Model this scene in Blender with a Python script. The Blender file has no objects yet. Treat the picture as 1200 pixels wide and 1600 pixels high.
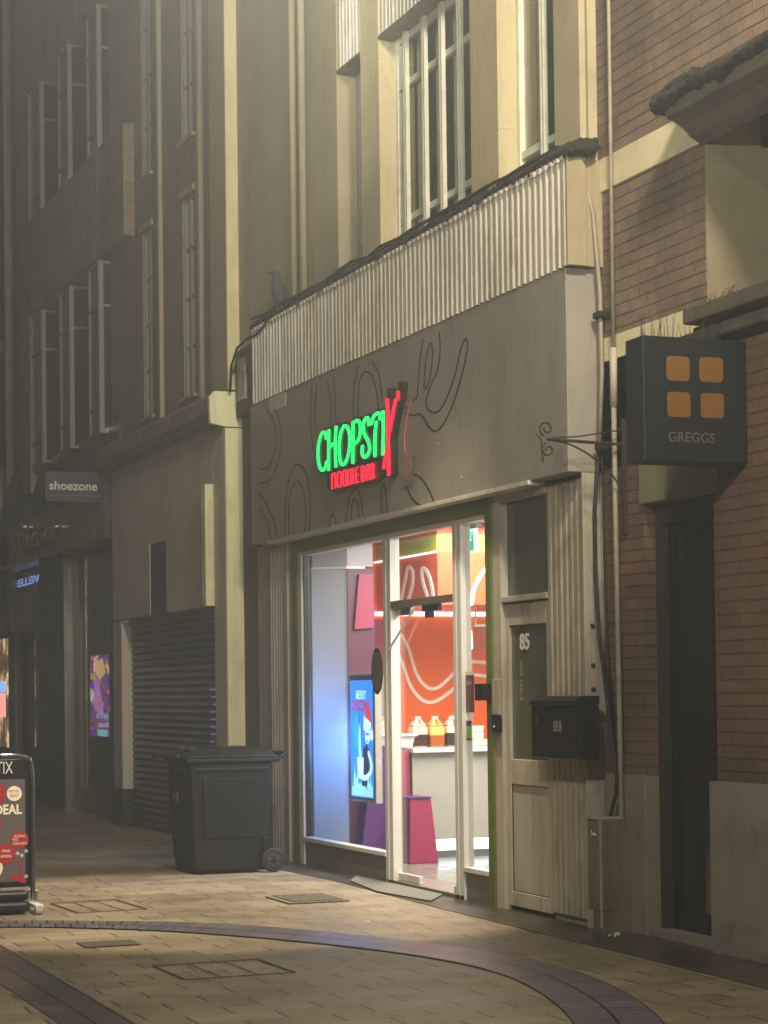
import bpy, math, random
from mathutils import Vector, Matrix
random.seed(7)
S=bpy.context.scene; COL=S.collection
# ---------------------------------------------------------------- camera
TH=math.radians(21.347); PI_=math.radians(1.4); RHO=math.radians(0.70)
CAM=Vector((0,-5.888,1.5))
f0=Vector((-math.cos(TH),math.sin(TH),0)); r0=Vector((math.sin(TH),math.cos(TH),0))
f=f0*math.cos(PI_)+Vector((0,0,1))*math.sin(PI_); u0=r0.cross(f)
r_=r0*math.cos(RHO)-u0*math.sin(RHO); u_=u0*math.cos(RHO)+r0*math.sin(RHO)
cd=bpy.data.cameras.new('camera'); cam=bpy.data.objects.new('camera',cd); COL.objects.link(cam)
m=Matrix((r_,u_,-f)).transposed().to_4x4(); m.translation=CAM; cam.matrix_world=m
cd.lens=72; cd.sensor_width=36; cd.sensor_fit='AUTO'; cd.shift_y=0.1266; cd.clip_end=500; cd.clip_start=0.05
S.camera=cam
# ---------------------------------------------------------------- world and street light
W=bpy.data.worlds.new('World'); S.world=W; W.use_nodes=True
bg=W.node_tree.nodes['Background']; bg.inputs[0].default_value=(1.0,0.86,0.68,1); bg.inputs[1].default_value=0.03
S.view_settings.view_transform='Standard'; S.view_settings.look='None'; S.view_settings.exposure=0.3; S.view_settings.gamma=1
def light(name,kind,loc,energy,color,aim=None,size=.2,spot=None,blend=.3,sy=None):
    l=bpy.data.lights.new(name,kind); l.energy=energy; l.color=color
    if kind=='AREA':
        l.size=size
        if sy: l.shape='RECTANGLE'; l.size_y=sy
    else: l.shadow_soft_size=size
    if kind=='SPOT': l.spot_size=math.radians(spot); l.spot_blend=blend
    o=bpy.data.objects.new(name,l); COL.objects.link(o); o.location=loc
    if aim is not None: o.rotation_euler=(Vector(aim)-Vector(loc)).to_track_quat('-Z','Y').to_euler()
    return o
WARM=(1.0,.87,.64)
HAZE=0.0078
light('street_lamp_light','SPOT',(-12.0,-1.8,8.8),3000,WARM,aim=(-13.9,-1.8,0),size=.10,spot=35,blend=.25)
light('wall_lamp_light','SPOT',(-5.6,-1.9,8.4),3000,(1.0,.89,.72),aim=(-16.5,-.8,5.6),size=.45,spot=80,blend=.55)
light('upper_haze_spot','SPOT',(-13,-1.9,6.9),600,(.95,.97,.88),aim=(-22,-1.6,8.6),size=.15,spot=115,blend=1)  # added spot, brightens the haze in the upper part of the view
light('top_haze_glow_light','POINT',(-6.53,-3.65,4.42),520,(1.0,.97,.85),size=.12)  # added glow source just above the view, veils the top with lit haze
light('near_fill_light','POINT',(-2.5,-7.0,8.5),520,(1.0,.86,.64),size=.3)  # added fill for the foreground and the lower walls
light('window_screen_light','AREA',(-16.37,.27,1.1),75,(.12,.36,1.0),aim=(-17.2,-.9,.9),size=.9,sy=.4)
# lit ceiling fittings inside the noodle shop
light('shop_ceiling_light','AREA',(-14.9,1.3,2.92),330,(1,.95,.92),size=2.6,sy=1.2)
light('shop_window_downlight','AREA',(-15.2,.2,2.69),6,(1,.93,.9),size=2.8,sy=.1)

# ---------------------------------------------------------------- materials
def hx(h):
    h=h.lstrip('#'); c=[int(h[i:i+2],16)/255 for i in(0,2,4)]
    return tuple((v/12.92 if v<=.04045 else ((v+.055)/1.055)**2.4) for v in c)+(1,)
class N:
    def __init__(s,name):
        s.m=bpy.data.materials.new(name); s.m.use_nodes=True; s.t=s.m.node_tree; s.b=s.t.nodes['Principled BSDF']
        s.tc=s.n('ShaderNodeNewGeometry').outputs['Position']
    def n(s,k,**kw):
        x=s.t.nodes.new(k)
        for a,v in kw.items(): setattr(x,a,v)
        return x
    def l(s,a,b): s.t.links.new(a,b)
    def math(s,op,a,b=None,c=None):
        x=s.n('ShaderNodeMath',operation=op)
        for i,v in enumerate((a,b,c)):
            if v is None: continue
            if isinstance(v,(int,float)): x.inputs[i].default_value=v
            else: s.l(v,x.inputs[i])
        return x.outputs[0]
    def noise(s,scale,detail=4,rough=.6,vec=None,sc=None):
        x=s.n('ShaderNodeTexNoise'); x.inputs['Scale'].default_value=scale; x.inputs['Detail'].default_value=detail; x.inputs['Roughness'].default_value=rough
        v=vec or s.tc
        if sc:
            mp=s.n('ShaderNodeVectorMath',operation='MULTIPLY'); s.l(v,mp.inputs[0]); mp.inputs[1].default_value=sc; v=mp.outputs[0]
        s.l(v,x.inputs['Vector']); return x.outputs['Fac']
    def ramp(s,fac,stops):
        x=s.n('ShaderNodeValToRGB'); e=x.color_ramp.elements
        while len(e)<len(stops): e.new(.5)
        for i,(p,c) in enumerate(stops):
            e[i].position=p; e[i].color=c if len(c)==4 else tuple(c)+(1,)
        s.l(fac,x.inputs[0]); return x.outputs[0]
    def mix(s,fac,a,b,mode='MIX'):
        x=s.n('ShaderNodeMix',data_type='RGBA',blend_type=mode)
        for sock,v in((x.inputs[0],fac),(x.inputs[6],a),(x.inputs[7],b)):
            if isinstance(v,(int,float)): sock.default_value=v
            elif isinstance(v,tuple): sock.default_value=v
            else: s.l(v,sock)
        return x.outputs[2]
    def bump(s,h,strength=.3,dist=.01):
        x=s.n('ShaderNodeBump'); x.inputs['Strength'].default_value=strength; x.inputs['Distance'].default_value=dist
        s.l(h,x.inputs['Height']); s.l(x.outputs[0],s.b.inputs['Normal'])
G1=(0.5,.5,.5,1)
def dirty(name,h,rough=.7,var=.25,scale=3,grime=None,gamt=.5,bump=.15,metal=0,spec=.4,streak=0,fine=60):
    k=N(name); c=hx(h)
    n1=k.noise(scale,6,.65); n2=k.noise(fine,3,.6)
    v=k.math('MULTIPLY_ADD',k.math('SUBTRACT',n1,.5),var*2.4,1.0)
    v=k.math('MULTIPLY_ADD',k.math('SUBTRACT',n2,.5),var*.8,v)
    hs=k.n('ShaderNodeHueSaturation'); hs.inputs['Color'].default_value=c; k.l(v,hs.inputs['Value']); col=hs.outputs[0]
    if grime:
        g=k.noise(scale*.7+1,8,.75,sc=(1,1,.35 if streak else 1))
        gf=k.ramp(g,[(.48,(0,0,0)),(.68,(gamt,)*3)])
        col=k.mix(gf,col,hx(grime))
    if streak:
        st=k.noise(9,4,.6,sc=(2.2,2.2,.12)); sf=k.ramp(st,[(.5,(0,0,0)),(.75,(streak,)*3)])
        col=k.mix(sf,col,hx(grime or '#2a2418'))
    k.l(col,k.b.inputs['Base Color'])
    rr=k.math('MULTIPLY_ADD',k.math('SUBTRACT',n1,.5),.35,rough); k.l(rr,k.b.inputs['Roughness'])
    k.b.inputs['Metallic'].default_value=metal; k.b.inputs['Specular IOR Level'].default_value=spec
    if bump: k.bump(k.math('MULTIPLY_ADD',n2,.5,n1),bump,.01)
    return k.m
def flat(name,h,rough=.5,metal=0,emit=0,spec=.5):
    k=N(name); k.b.inputs['Base Color'].default_value=hx(h); k.b.inputs['Roughness'].default_value=rough; k.b.inputs['Metallic'].default_value=metal
    k.b.inputs['Specular IOR Level'].default_value=spec
    if emit: k.b.inputs['Emission Color'].default_value=hx(h); k.b.inputs['Emission Strength'].default_value=emit
    return k.m
def glass(name,tint='#ffffff',rough=.02,fac=1.0,ior=1.5):
    m=bpy.data.materials.new(name); m.use_nodes=True; t=m.node_tree; t.nodes.clear()
    o=t.nodes.new('ShaderNodeOutputMaterial'); mx=t.nodes.new('ShaderNodeMixShader'); tr=t.nodes.new('ShaderNodeBsdfTransparent'); gl=t.nodes.new('ShaderNodeBsdfGlossy'); fr=t.nodes.new('ShaderNodeFresnel')
    tr.inputs[0].default_value=hx(tint); gl.inputs['Roughness'].default_value=rough
    ge=t.nodes.new('ShaderNodeNewGeometry'); mi=t.nodes.new('ShaderNodeMath'); mi.operation='MULTIPLY_ADD'; mi.inputs[1].default_value=1/ior-ior; mi.inputs[2].default_value=ior
    t.links.new(ge.outputs['Backfacing'],mi.inputs[0]); t.links.new(mi.outputs[0],fr.inputs['IOR'])
    mu=t.nodes.new('ShaderNodeMath'); mu.operation='MULTIPLY'; mu.inputs[1].default_value=fac
    t.links.new(fr.outputs[0],mu.inputs[0]); t.links.new(mu.outputs[0],mx.inputs[0]); t.links.new(tr.outputs[0],mx.inputs[1]); t.links.new(gl.outputs[0],mx.inputs[2]); t.links.new(mx.outputs[0],o.inputs[0])
    return m
def brick(name,c1,c2,mort,w=.225,h=.0735,ms=.008,axis='X',glossy=.75):
    k=N(name)
    sx=k.n('ShaderNodeSeparateXYZ'); k.l(k.tc,sx.inputs[0]); cb=k.n('ShaderNodeCombineXYZ')
    k.l(sx.outputs[0 if axis=='X' else 1],cb.inputs[0]); k.l(sx.outputs[2],cb.inputs[1])
    nz=k.n('ShaderNodeTexNoise'); nz.inputs['Scale'].default_value=6; k.l(cb.outputs[0],nz.inputs['Vector'])
    ad=k.n('ShaderNodeVectorMath',operation='MULTIPLY_ADD'); k.l(nz.outputs['Color'],ad.inputs[0]); ad.inputs[1].default_value=(.008,.008,0); k.l(cb.outputs[0],ad.inputs[2])
    def bt(w_):
        b=k.n('ShaderNodeTexBrick'); k.l(ad.outputs[0],b.inputs['Vector']); b.inputs['Scale'].default_value=1; b.inputs['Brick Width'].default_value=w_; b.inputs['Row Height'].default_value=h
        b.inputs['Mortar Size'].default_value=ms; b.inputs['Mortar Smooth'].default_value=.5; b.inputs['Bias'].default_value=0
        b.inputs['Color1'].default_value=hx(c1); b.inputs['Color2'].default_value=hx(c2); b.inputs['Mortar'].default_value=hx(mort); return b
    b=bt(w); b2=bt(60.0)
    n=k.noise(14,6,.7); n3=k.noise(1.3,4,.6)
    brd=k.n('ShaderNodeTexWhiteNoise',noise_dimensions='2D'); fl=k.n('ShaderNodeVectorMath',operation='FLOOR'); dv=k.n('ShaderNodeVectorMath',operation='DIVIDE'); dv.inputs[1].default_value=(w,h,1)
    k.l(cb.outputs[0],dv.inputs[0]); k.l(dv.outputs[0],fl.inputs[0]); k.l(fl.outputs[0],brd.inputs['Vector'])
    body=k.mix(brd.outputs['Value'],hx(c1),hx(c2))
    joint=k.math('MAXIMUM',b2.outputs['Fac'],k.math('MULTIPLY',b.outputs['Fac'],.38))
    jv=k.math('MULTIPLY',joint,k.ramp(k.noise(2.3,4,.6),[(.3,(.35,.35,.35)),(.6,(1,1,1))]))
    col=k.mix(jv,body,hx(mort))
    col=k.mix(.5,col,k.ramp(n,[(.25,(.4,.38,.35)),(.75,(1.45,1.4,1.35))]),'MULTIPLY')
    col=k.mix(.6,col,k.ramp(n3,[(.3,(.5,.48,.45)),(.7,(1.3,1.3,1.3))]),'MULTIPLY')
    k.l(col,k.b.inputs['Base Color']); k.b.inputs['Roughness'].default_value=glossy
    hgt=k.math('ADD',k.math('MULTIPLY',b.outputs['Fac'],-1.0),k.math('MULTIPLY',n,.4)); k.bump(hgt,.6,.008)
    return k.m
def paving():
    k=N('paving_blocks'); sx=k.n('ShaderNodeSeparateXYZ'); k.l(k.tc,sx.inputs[0]); X=sx.outputs[0]; Y=sx.outputs[1]
    wob=k.noise(5,2,.5); wv=k.math('MULTIPLY',k.math('SUBTRACT',wob,.5),.02)
    xs=k.math('DIVIDE',k.math('ADD',X,wv),.215); row=k.math('FLOOR',xs); fx=k.math('FRACT',xs)
    wr=k.n('ShaderNodeTexWhiteNoise',noise_dimensions='1D'); k.l(row,wr.inputs['W'])
    ys=k.math('ADD',k.math('DIVIDE',k.math('ADD',Y,wv),.43),k.math('ADD',k.math('MULTIPLY',k.math('MODULO',row,2.0),.5),k.math('MULTIPLY',wr.outputs['Value'],.2)))
    cel=k.math('FLOOR',ys); fy=k.math('FRACT',ys)
    # head joints (short, darkened to imitate grazing light) and bed joints (thin, fainter)
    hj=k.math('LESS_THAN',k.math('PINGPONG',k.math('ADD',fy,0.0),.5),.017)
    bj=k.math('LESS_THAN',k.math('PINGPONG',fx,.5),.018)
    cid=k.n('ShaderNodeCombineXYZ'); k.l(row,cid.inputs[0]); k.l(cel,cid.inputs[1]); wn=k.n('ShaderNodeTexWhiteNoise',noise_dimensions='3D'); k.l(cid.outputs[0],wn.inputs['Vector'])
    pres=k.math('GREATER_THAN',k.noise(2.2,3,.6),.36)
    big=k.noise(.9,5,.65); fine=k.noise(45,5,.75)
    base=k.ramp(wn.outputs['Value'],[(0,hx('#7e705a')),(.35,hx('#8b7c63')),(.8,hx('#95856b')),(1,hx('#84745c'))])
    base=k.mix(.75,base,k.ramp(big,[(.3,(.42,.40,.38)),(.7,(1.2,1.18,1.15))]),'MULTIPLY')
    base=k.mix(.8,base,k.ramp(fine,[(.3,(.55,.55,.55)),(.7,(1.3,1.3,1.3))]),'MULTIPLY')
    jn=k.math('MULTIPLY',k.ramp(k.noise(3.1,3,.6),[(.38,(0,0,0)),(.55,(1,1,1))]),.75)
    col=k.mix(k.math('MULTIPLY',bj,jn),base,hx('#4a4030')); col=k.mix(k.math('MULTIPLY',k.math('MULTIPLY',hj,pres),.75),col,hx('#1f1a12'))
    # dark gum spots and stains
    sp=k.ramp(k.noise(11,2,.4),[(.70,(0,0,0)),(.74,(.6,.6,.6))]); col=k.mix(sp,col,hx('#3a3226'))
    k.l(col,k.b.inputs['Base Color'])
    k.l(k.ramp(big,[(.35,(.42,)*3),(.65,(.68,)*3)]),k.b.inputs['Roughness']); k.b.inputs['Specular IOR Level'].default_value=.45
    hh=k.math('SUBTRACT',k.math('MULTIPLY_ADD',fine,.25,k.math('MULTIPLY',wn.outputs['Value'],.5)),k.math('MAXIMUM',k.math('MULTIPLY',hj,1.2),k.math('MULTIPLY',bj,.7)))
    k.bump(hh,.45,.006); return k.m
def setts(name,c1,c2,mode='line'):
    k=N(name); sx=k.n('ShaderNodeSeparateXYZ'); 
    if mode=='arc':
        s2=k.n('ShaderNodeUVMap'); k.l(s2.outputs[0],sx.inputs[0])
    else: k.l(k.tc,sx.inputs[0])
    X=sx.outputs[0];Y=sx.outputs[1]
    cb=k.n('ShaderNodeCombineXYZ'); k.l(X,cb.inputs[0]); k.l(Y,cb.inputs[1])
    b=k.n('ShaderNodeTexBrick'); k.l(cb.outputs[0],b.inputs['Vector']); b.inputs['Scale'].default_value=1
    b.offset=.5; b.inputs['Brick Width'].default_value=.21 if mode!='arc' else .105; b.inputs['Row Height'].default_value=.155
    b.inputs['Mortar Size'].default_value=.006; b.inputs['Color1'].default_value=hx(c1); b.inputs['Color2'].default_value=hx(c2); b.inputs['Mortar'].default_value=hx('#100d0c')
    n=k.noise(40,5,.7); n2=k.noise(2,4,.6)
    col=k.mix(.7,b.outputs['Color'],k.ramp(n,[(.3,(.5,.5,.5)),(.7,(1.4,1.4,1.4))]),'MULTIPLY'); col=k.mix(.5,col,k.ramp(n2,[(.3,(.6,.6,.6)),(.7,(1.3,1.3,1.3))]),'MULTIPLY')
    k.l(col,k.b.inputs['Base Color']); k.b.inputs['Roughness'].default_value=.33
    k.bump(k.math('ADD',k.math('MULTIPLY',b.outputs['Fac'],-1),k.math('MULTIPLY',n,.35)),.5,.006); return k.m

M=dict(
 fascia=dirty('grey_fascia_paint','#8f877c',.42,.14,1.2,grime='#665d50',gamt=.45,bump=.12,streak=.22),
 ridge=dirty('pale_ridged_metal','#bcb4a5',.45,.18,4,grime='#7d7056',gamt=.6,bump=.1,streak=.35),
 ridge2=dirty('beige_ridged_metal','#a19784',.55,.2,5,grime='#5e5238',gamt=.6,bump=.15,streak=.4),
 cream=dirty('cream_stone_paint','#bdb08a',.7,.15,2.5,grime='#8f8254',gamt=.45,bump=.2,streak=.3),
 wallb=dirty('beige_render','#93866a',.75,.18,2,grime='#756944',gamt=.5,bump=.2,streak=.25),
 rust=dirty('stained_brown_stone','#4d3a20',.8,.35,3,grime='#241a0d',gamt=.7,bump=.35,streak=.5),
 whitep=dirty('off_white_panel','#bbb0a1',.6,.1,1.5,grime='#71665a',gamt=.3,bump=.06,streak=.15),
 creamp=dirty('lit_side_cream','#d9d2a8',.6,.1,5,grime='#8a8258',gamt=.45,bump=.2,streak=.25),  # lighter cream carries the lamplight on the side faces
 cornice=dirty('rough_stone_cornice','#75695a',.85,.35,9,grime='#3e3428',gamt=.7,bump=.7),
 brickr=brick('red_brown_brick','#7a6757','#6e5d4e','#4c3f34'),
 brickg=brick('orange_brown_brick','#6b523f','#614a38','#46351f'),
 brickl=brick('dull_brown_brick','#7b6a56','#756451','#695a49'),
 stone=dirty('pale_stone_band','#cdc39a',.8,.12,3,grime='#8d8460',gamt=.4,bump=.2),
 plinth=dirty('grey_stone_plinth','#7c7364',.8,.2,4,grime='#40392e',gamt=.5,bump=.25),
 render=dirty('smooth_render','#a39878',.8,.12,1.5,grime='#6c6348',gamt=.4,bump=.1),
 lintel=dirty('greenish_lintel','#6f6e52',.75,.15,3,grime='#55562f',gamt=.5,bump=.15,streak=.3),
 groove=dirty('groove_shade_sheet','#5f543f',.8,.25,6,grime='#352d1f',gamt=.6,bump=.1,streak=.4),  # darker sheet paints the shade between the cladding ribs
 moss=dirty('black_moss_and_grime','#1e1d16',.95,.6,22,grime='#3a382a',gamt=.8,bump=1.0),
 frame=dirty('satin_aluminium_frame','#c4c1b8',.4,.10,4,bump=.03,metal=0),
 framed=dirty('brown_grey_frame','#6a6156',.45,.12,5,bump=.05,metal=.2),
 greenf=dirty('green_painted_frame','#596128',.7,.2,6,grime='#3a4015',gamt=.5,bump=.05),
 winf=dirty('pale_window_frame','#d9d8c2',.5,.1,6,grime='#9b9878',gamt=.4,bump=.05),
 winf2=dirty('grey_window_frame','#7d776a',.55,.12,6,bump=.05),
 doorp=dirty('dirty_beige_door_paint','#a59c8c',.55,.15,2.5,grime='#5d523c',gamt=.5,bump=.08,streak=.45),
 black=dirty('black_enamel','#16131a',.4,.2,6,bump=.05),
 binp=dirty('charcoal_bin_plastic','#12110f',.5,.25,5,grime='#231f1a',gamt=.4,spec=.2,bump=.12,streak=.15),
 binl=dirty('bin_lid_plastic','#161514',.32,.25,8,bump=.2),
 rubber=dirty('black_rubber','#191817',.75,.2,20,bump=.2),
 hub=dirty('grey_wheel_hub','#34322e',.5,.2,20,bump=.1),
 meter=dirty('olive_grey_metal','#6a6450',.55,.2,4,grime='#38331f',gamt=.6,bump=.08,streak=.4),
 pipe=dirty('pale_grey_pipe','#8d8370',.55,.2,9,grime='#5c5240',gamt=.5,bump=.05),
 cable=dirty('black_cable','#17130e',.6,.2,20,bump=.05),
 iron=dirty('rusty_black_iron','#2a1f16',.7,.3,25,bump=.2),
 darkglass=glass('dark_window_glass','#d4d4ca',.04,1.3,1.5),
 shopglass=glass('clear_shop_glass','#f4f6f4',.0,.9,1.45),
 dark=dirty('dark_interior','#161412',.8,.3,2,bump=0),
 night=dirty('unlit_room','#2b2722',.9,.3,1,bump=0),
 shutter=dirty('perforated_dark_shutter','#5a4f48',.32,.12,2,grime='#332b26',gamt=.3,bump=0,metal=.3),
 navy=dirty('navy_sign_panel','#12171f',.4,.12,3,bump=.03),
 charcoal=dirty('charcoal_sign_panel','#232627',.45,.1,3,bump=.03),
 amber=dirty('amber_sign_square','#8a5e2a',.5,.1,8,bump=.03),
 pale=flat('pale_lettering','#cfc8b6',.5), grey=flat('grey_lettering','#8f897b',.5), dimgrey=flat('dim_grey_lettering','#6f6b60',.5),
 silver=flat('brushed_silver','#b9b2a4',.25,1), 
 slatdot=flat('slat_reflection_dot','#7a6f66',.4), corn2=dirty('dark_weathered_cornice','#574e40',.9,.35,7,grime='#2c261c',gamt=.7,bump=.6), render2=dirty('dull_tan_render','#857a60',.85,.15,1.5,grime='#5c533e',gamt=.4,bump=.1), doordark=dirty('dark_glossy_door_glass','#1c1a17',.08,.2,2,bump=0), ipier=dirty('grey_white_pier','#a5a2a8',.5,.05,2,bump=.02), iwhite=dirty('white_shop_wall','#a9a7ac',.5,.04,2,bump=.02), ifloor=dirty('grey_shop_floor','#77746c',.25,.2,5,bump=.04),
 ipurple=dirty('dark_purple_panel','#5a2840',.45,.15,3,bump=.03), ipink=flat('hot_pink_board','#93244a',.5), iviolet=flat('violet_board','#5b2d6e',.45),
 iorange=dirty('orange_shop_wall','#ff6c0e',.5,.04,2,bump=.02), iorange2=dirty('orange_bulkhead','#d8440f',.5,.05,2,bump=.02), ilime=flat('lime_stripe','#a7b11e',.5),
 iline=flat('cream_wall_line','#fff2e4',.5), iceil=dirty('white_shop_ceiling','#d8cfc8',.6,.05,3,bump=.02), icounter=dirty('cream_counter_front','#a8a395',.3,.05,2,bump=.02), itop=flat('white_worktop','#cfcbc2',.25),
 dooglass=dirty('obscured_green_grey_glass','#4f5140',.16,.12,3,bump=.02), uproom=dirty('dim_upstairs_room','#4d4a40',.9,.2,1,bump=0),
 led=flat('white_led_strip','#dff4ff',.5,emit=3.5), ledw=flat('ceiling_led_strip','#ffe9ee',.5,emit=2.0), ledpanel=flat('lit_ceiling_panel','#fff1e0',.5,emit=2.5),
 green=flat('lit_green_letter','#05f06a',.4,emit=1.3), red=flat('lit_red_letter','#ff1038',.4,emit=1.3), signblack=flat('black_sign_tray','#0b0b0a',.35),
 line=flat('thin_dark_line','#2a2520',.5), mat=dirty('grey_door_mat','#6b665d',.95,.25,30,bump=.6), slot=dirty('black_void_panel','#211d18',.8,.2,3,bump=.1),
 weeds=dirty('dry_weed_stems','#3c3420',.9,.3,30,bump=0), litter=flat('crumpled_pale_litter','#cbb79c',.7),
 feather=dirty('slate_pigeon_feathers','#34383a',.85,.35,30,bump=.2), featherl=dirty('pale_pigeon_belly','#75706a',.8,.2,30,bump=.2),
 maroon=dirty('maroon_panel','#4a1f22',.5,.15,3,bump=.05), redsign=dirty('dull_red_sign','#7c1a16',.5,.15,4,bump=.05), ppanel=dirty('lilac_white_panel','#8a8088',.6,.1,3,bump=.05),
 sauce=flat('dark_sauce','#3b2420',.25), sauce2=flat('amber_sauce','#a5501c',.25), jug=flat('cloudy_jug_plastic','#f0d0ae',.35), yjug=flat('yellow_jug_plastic','#f2b25c',.35),
 pave=paving(), band=setts('dark_channel_blocks','#5a544e','#4a443f'), arc=setts('purple_grey_setts','#6a5f66','#57505a','arc'),
 steelcover=dirty('recessed_cover_edge','#51473a',.6,.3,20,bump=.2), grate=dirty('cast_iron_grate','#6a6454',.6,.3,60,bump=.8),
)
# ---------------------------------------------------------------- object helpers
ORG={}
def props(o,label=None,cat=None,group=None,kind=None):
    if label: o['label']=label
    if cat: o['category']=cat
    if group: o['group']=group
    if kind: o['kind']=kind
    return o
def thing(name,label,cat,loc=(0,0,0),group=None):
    o=bpy.data.objects.new(name,None); COL.objects.link(o); o.location=loc; o.empty_display_size=.2; ORG[o]=Vector(loc); return props(o,label,cat,group)
class MB:
    def __init__(s): s.v=[]; s.f=[]; s.uv=None
    def add(s,vs,fs):
        n=len(s.v); s.v+= [tuple(v) for v in vs]; s.f+=[tuple(i+n for i in f_) for f_ in fs]; return s
    def box(s,x0,x1,y0,y1,z0,z1):
        if x0>x1:x0,x1=x1,x0
        if y0>y1:y0,y1=y1,y0
        if z0>z1:z0,z1=z1,z0
        return s.add([(x0,y0,z0),(x1,y0,z0),(x1,y1,z0),(x0,y1,z0),(x0,y0,z1),(x1,y0,z1),(x1,y1,z1),(x0,y1,z1)],[(0,3,2,1),(4,5,6,7),(0,1,5,4),(1,2,6,5),(2,3,7,6),(3,0,4,7)])
    def boxt(s,b,t):  # tapered box: b=(x0,x1,y0,y1,z) t=same
        (x0,x1,y0,y1,z0),(a0,a1,b0,b1,z1)=b,t
        return s.add([(x0,y0,z0),(x1,y0,z0),(x1,y1,z0),(x0,y1,z0),(a0,b0,z1),(a1,b0,z1),(a1,b1,z1),(a0,b1,z1)],[(0,3,2,1),(4,5,6,7),(0,1,5,4),(1,2,6,5),(2,3,7,6),(3,0,4,7)])
    def prism(s,poly,axis,a,b):
        # poly 2d points, axis the extruded axis
        def P(p,t): return {'X':(t,p[0],p[1]),'Y':(p[0],t,p[1]),'Z':(p[0],p[1],t)}[axis]
        n=len(poly); vs=[P(p,a) for p in poly]+[P(p,b) for p in poly]
        return s.add(vs,[tuple(range(n))[::-1],tuple(range(n,2*n))]+[(i,(i+1)%n,n+(i+1)%n,n+i) for i in range(n)])
    def tube(s,pts,r,n=8,cap=True,sq=None):
        pts=[Vector(p) for p in pts]; rs=r if isinstance(r,(list,tuple)) else [r]*len(pts); rings=[]; prev=None
        for i,p in enumerate(pts):
            t=(pts[min(i+1,len(pts)-1)]-pts[max(i-1,0)]).normalized()
            ref=Vector((0,0,1)) if abs(t.z)<.9 else Vector((0,1,0))
            a=t.cross(ref).normalized() if prev is None else (prev-t*prev.dot(t)).normalized()
            prev=a; b=t.cross(a)
            rings.append([p+(a*math.cos(2*math.pi*k/n)+b*math.sin(2*math.pi*k/n))*rs[i] for k in range(n)])
        vs=[q for R in rings for q in R]; fs=[]
        for i in range(len(rings)-1):
            for k in range(n): fs.append((i*n+k,i*n+(k+1)%n,(i+1)*n+(k+1)%n,(i+1)*n+k))
        if cap: fs+= [tuple(range(n))[::-1],tuple(range((len(rings)-1)*n,len(rings)*n))]
        return s.add(vs,fs)
    def disc(s,c,r,axis,d,n=24,sx=1,sz=1):
        # short cylinder centred c along axis with thickness d
        c=Vector(c); poly=[]
        for k in range(n):
            a=2*math.pi*k/n; u,v=math.cos(a)*r*sx,math.sin(a)*r*sz
            poly.append({'X':(c.y+u,c.z+v),'Y':(c.x+u,c.z+v),'Z':(c.x+u,c.y+v)}[axis])
        t={'X':c.x,'Y':c.y,'Z':c.z}[axis]; return s.prism(poly,axis,t-d/2,t+d/2)
    def ribbon(s,pts,w,plane,t0,t1,sx=1.0,smooth=True,closed=False):
        # flat stroke in XZ ('Y' plane) or YZ ('X' plane), width w, between depths t0 and t1
        P=[(a/sx,b) for a,b in pts]
        if smooth and len(P)>2: P=crom(P,6,closed)
        n=len(P); L=[];R=[]
        for i in range(n):
            a=P[i-1] if (i>0 or closed) else P[i]; b=P[(i+1)%n] if (i<n-1 or closed) else P[i]
            dx,dy=b[0]-a[0],b[1]-a[1]; l=math.hypot(dx,dy) or 1; nx,ny=-dy/l,dx/l
            L.append((P[i][0]+nx*w/2,P[i][1]+ny*w/2)); R.append((P[i][0]-nx*w/2,P[i][1]-ny*w/2))
        if closed:
            segs=[(i,(i+1)%n) for i in range(n)]
        else:
            # rounded ends
            segs=[(i,i+1) for i in range(n-1)]
        def Q(p,t): return (p[0]*sx,t,p[1]) if plane=='Y' else (t,p[0]*sx,p[1])
        vs=[];
        for i in range(n): vs+= [Q(L[i],t0),Q(R[i],t0),Q(L[i],t1),Q(R[i],t1)]
        fs=[]
        for i,j in segs:
            a,b=4*i,4*j; fs+=[(a,b,b+1,a+1),(a+2,a+3,b+3,b+2),(a,a+2,b+2,b),(a+1,b+1,b+3,a+3)]
        if not closed: fs+=[(0,1,3,2),(4*n-4,4*n-2,4*n-1,4*n-3)]
        s.add(vs,fs)
        if not closed:
            for e in (0,n-1):
                c=P[e]; poly=[(sx*(c[0]+w/2*math.cos(2*math.pi*k/12)),c[1]+w/2*math.sin(2*math.pi*k/12)) for k in range(12)]
                e_=.0004*(1 if e else 2)*(1 if t1>t0 else -1); s.prism(poly,'Y' if plane=='Y' else 'X',t0-e_,t1+e_)
        return s
    def build(s,name,m,parent=None,bevel=0,smooth=False,label=None,seg=2):
        o_=ORG.get(parent,Vector((0,0,0)))
        me=bpy.data.meshes.new(name); me.from_pydata([tuple(Vector(v)-o_) for v in s.v],[],s.f); me.update()
        import bmesh
        b=bmesh.new(); b.from_mesh(me); bmesh.ops.recalc_face_normals(b,faces=b.faces); b.to_mesh(me); b.free()
        if smooth:
            for p in me.polygons: p.use_smooth=True
        mm=M[m] if isinstance(m,str) else m
        me.materials.append(mm); o=bpy.data.objects.new(name,me); COL.objects.link(o)
        if parent is not None: o.parent=parent
        ORG[o]=o_
        if bevel:
            bv=o.modifiers.new('bevel','BEVEL'); bv.width=bevel; bv.segments=seg; bv.limit_method='ANGLE'
        if label: o['label']=label
        return o
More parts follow.
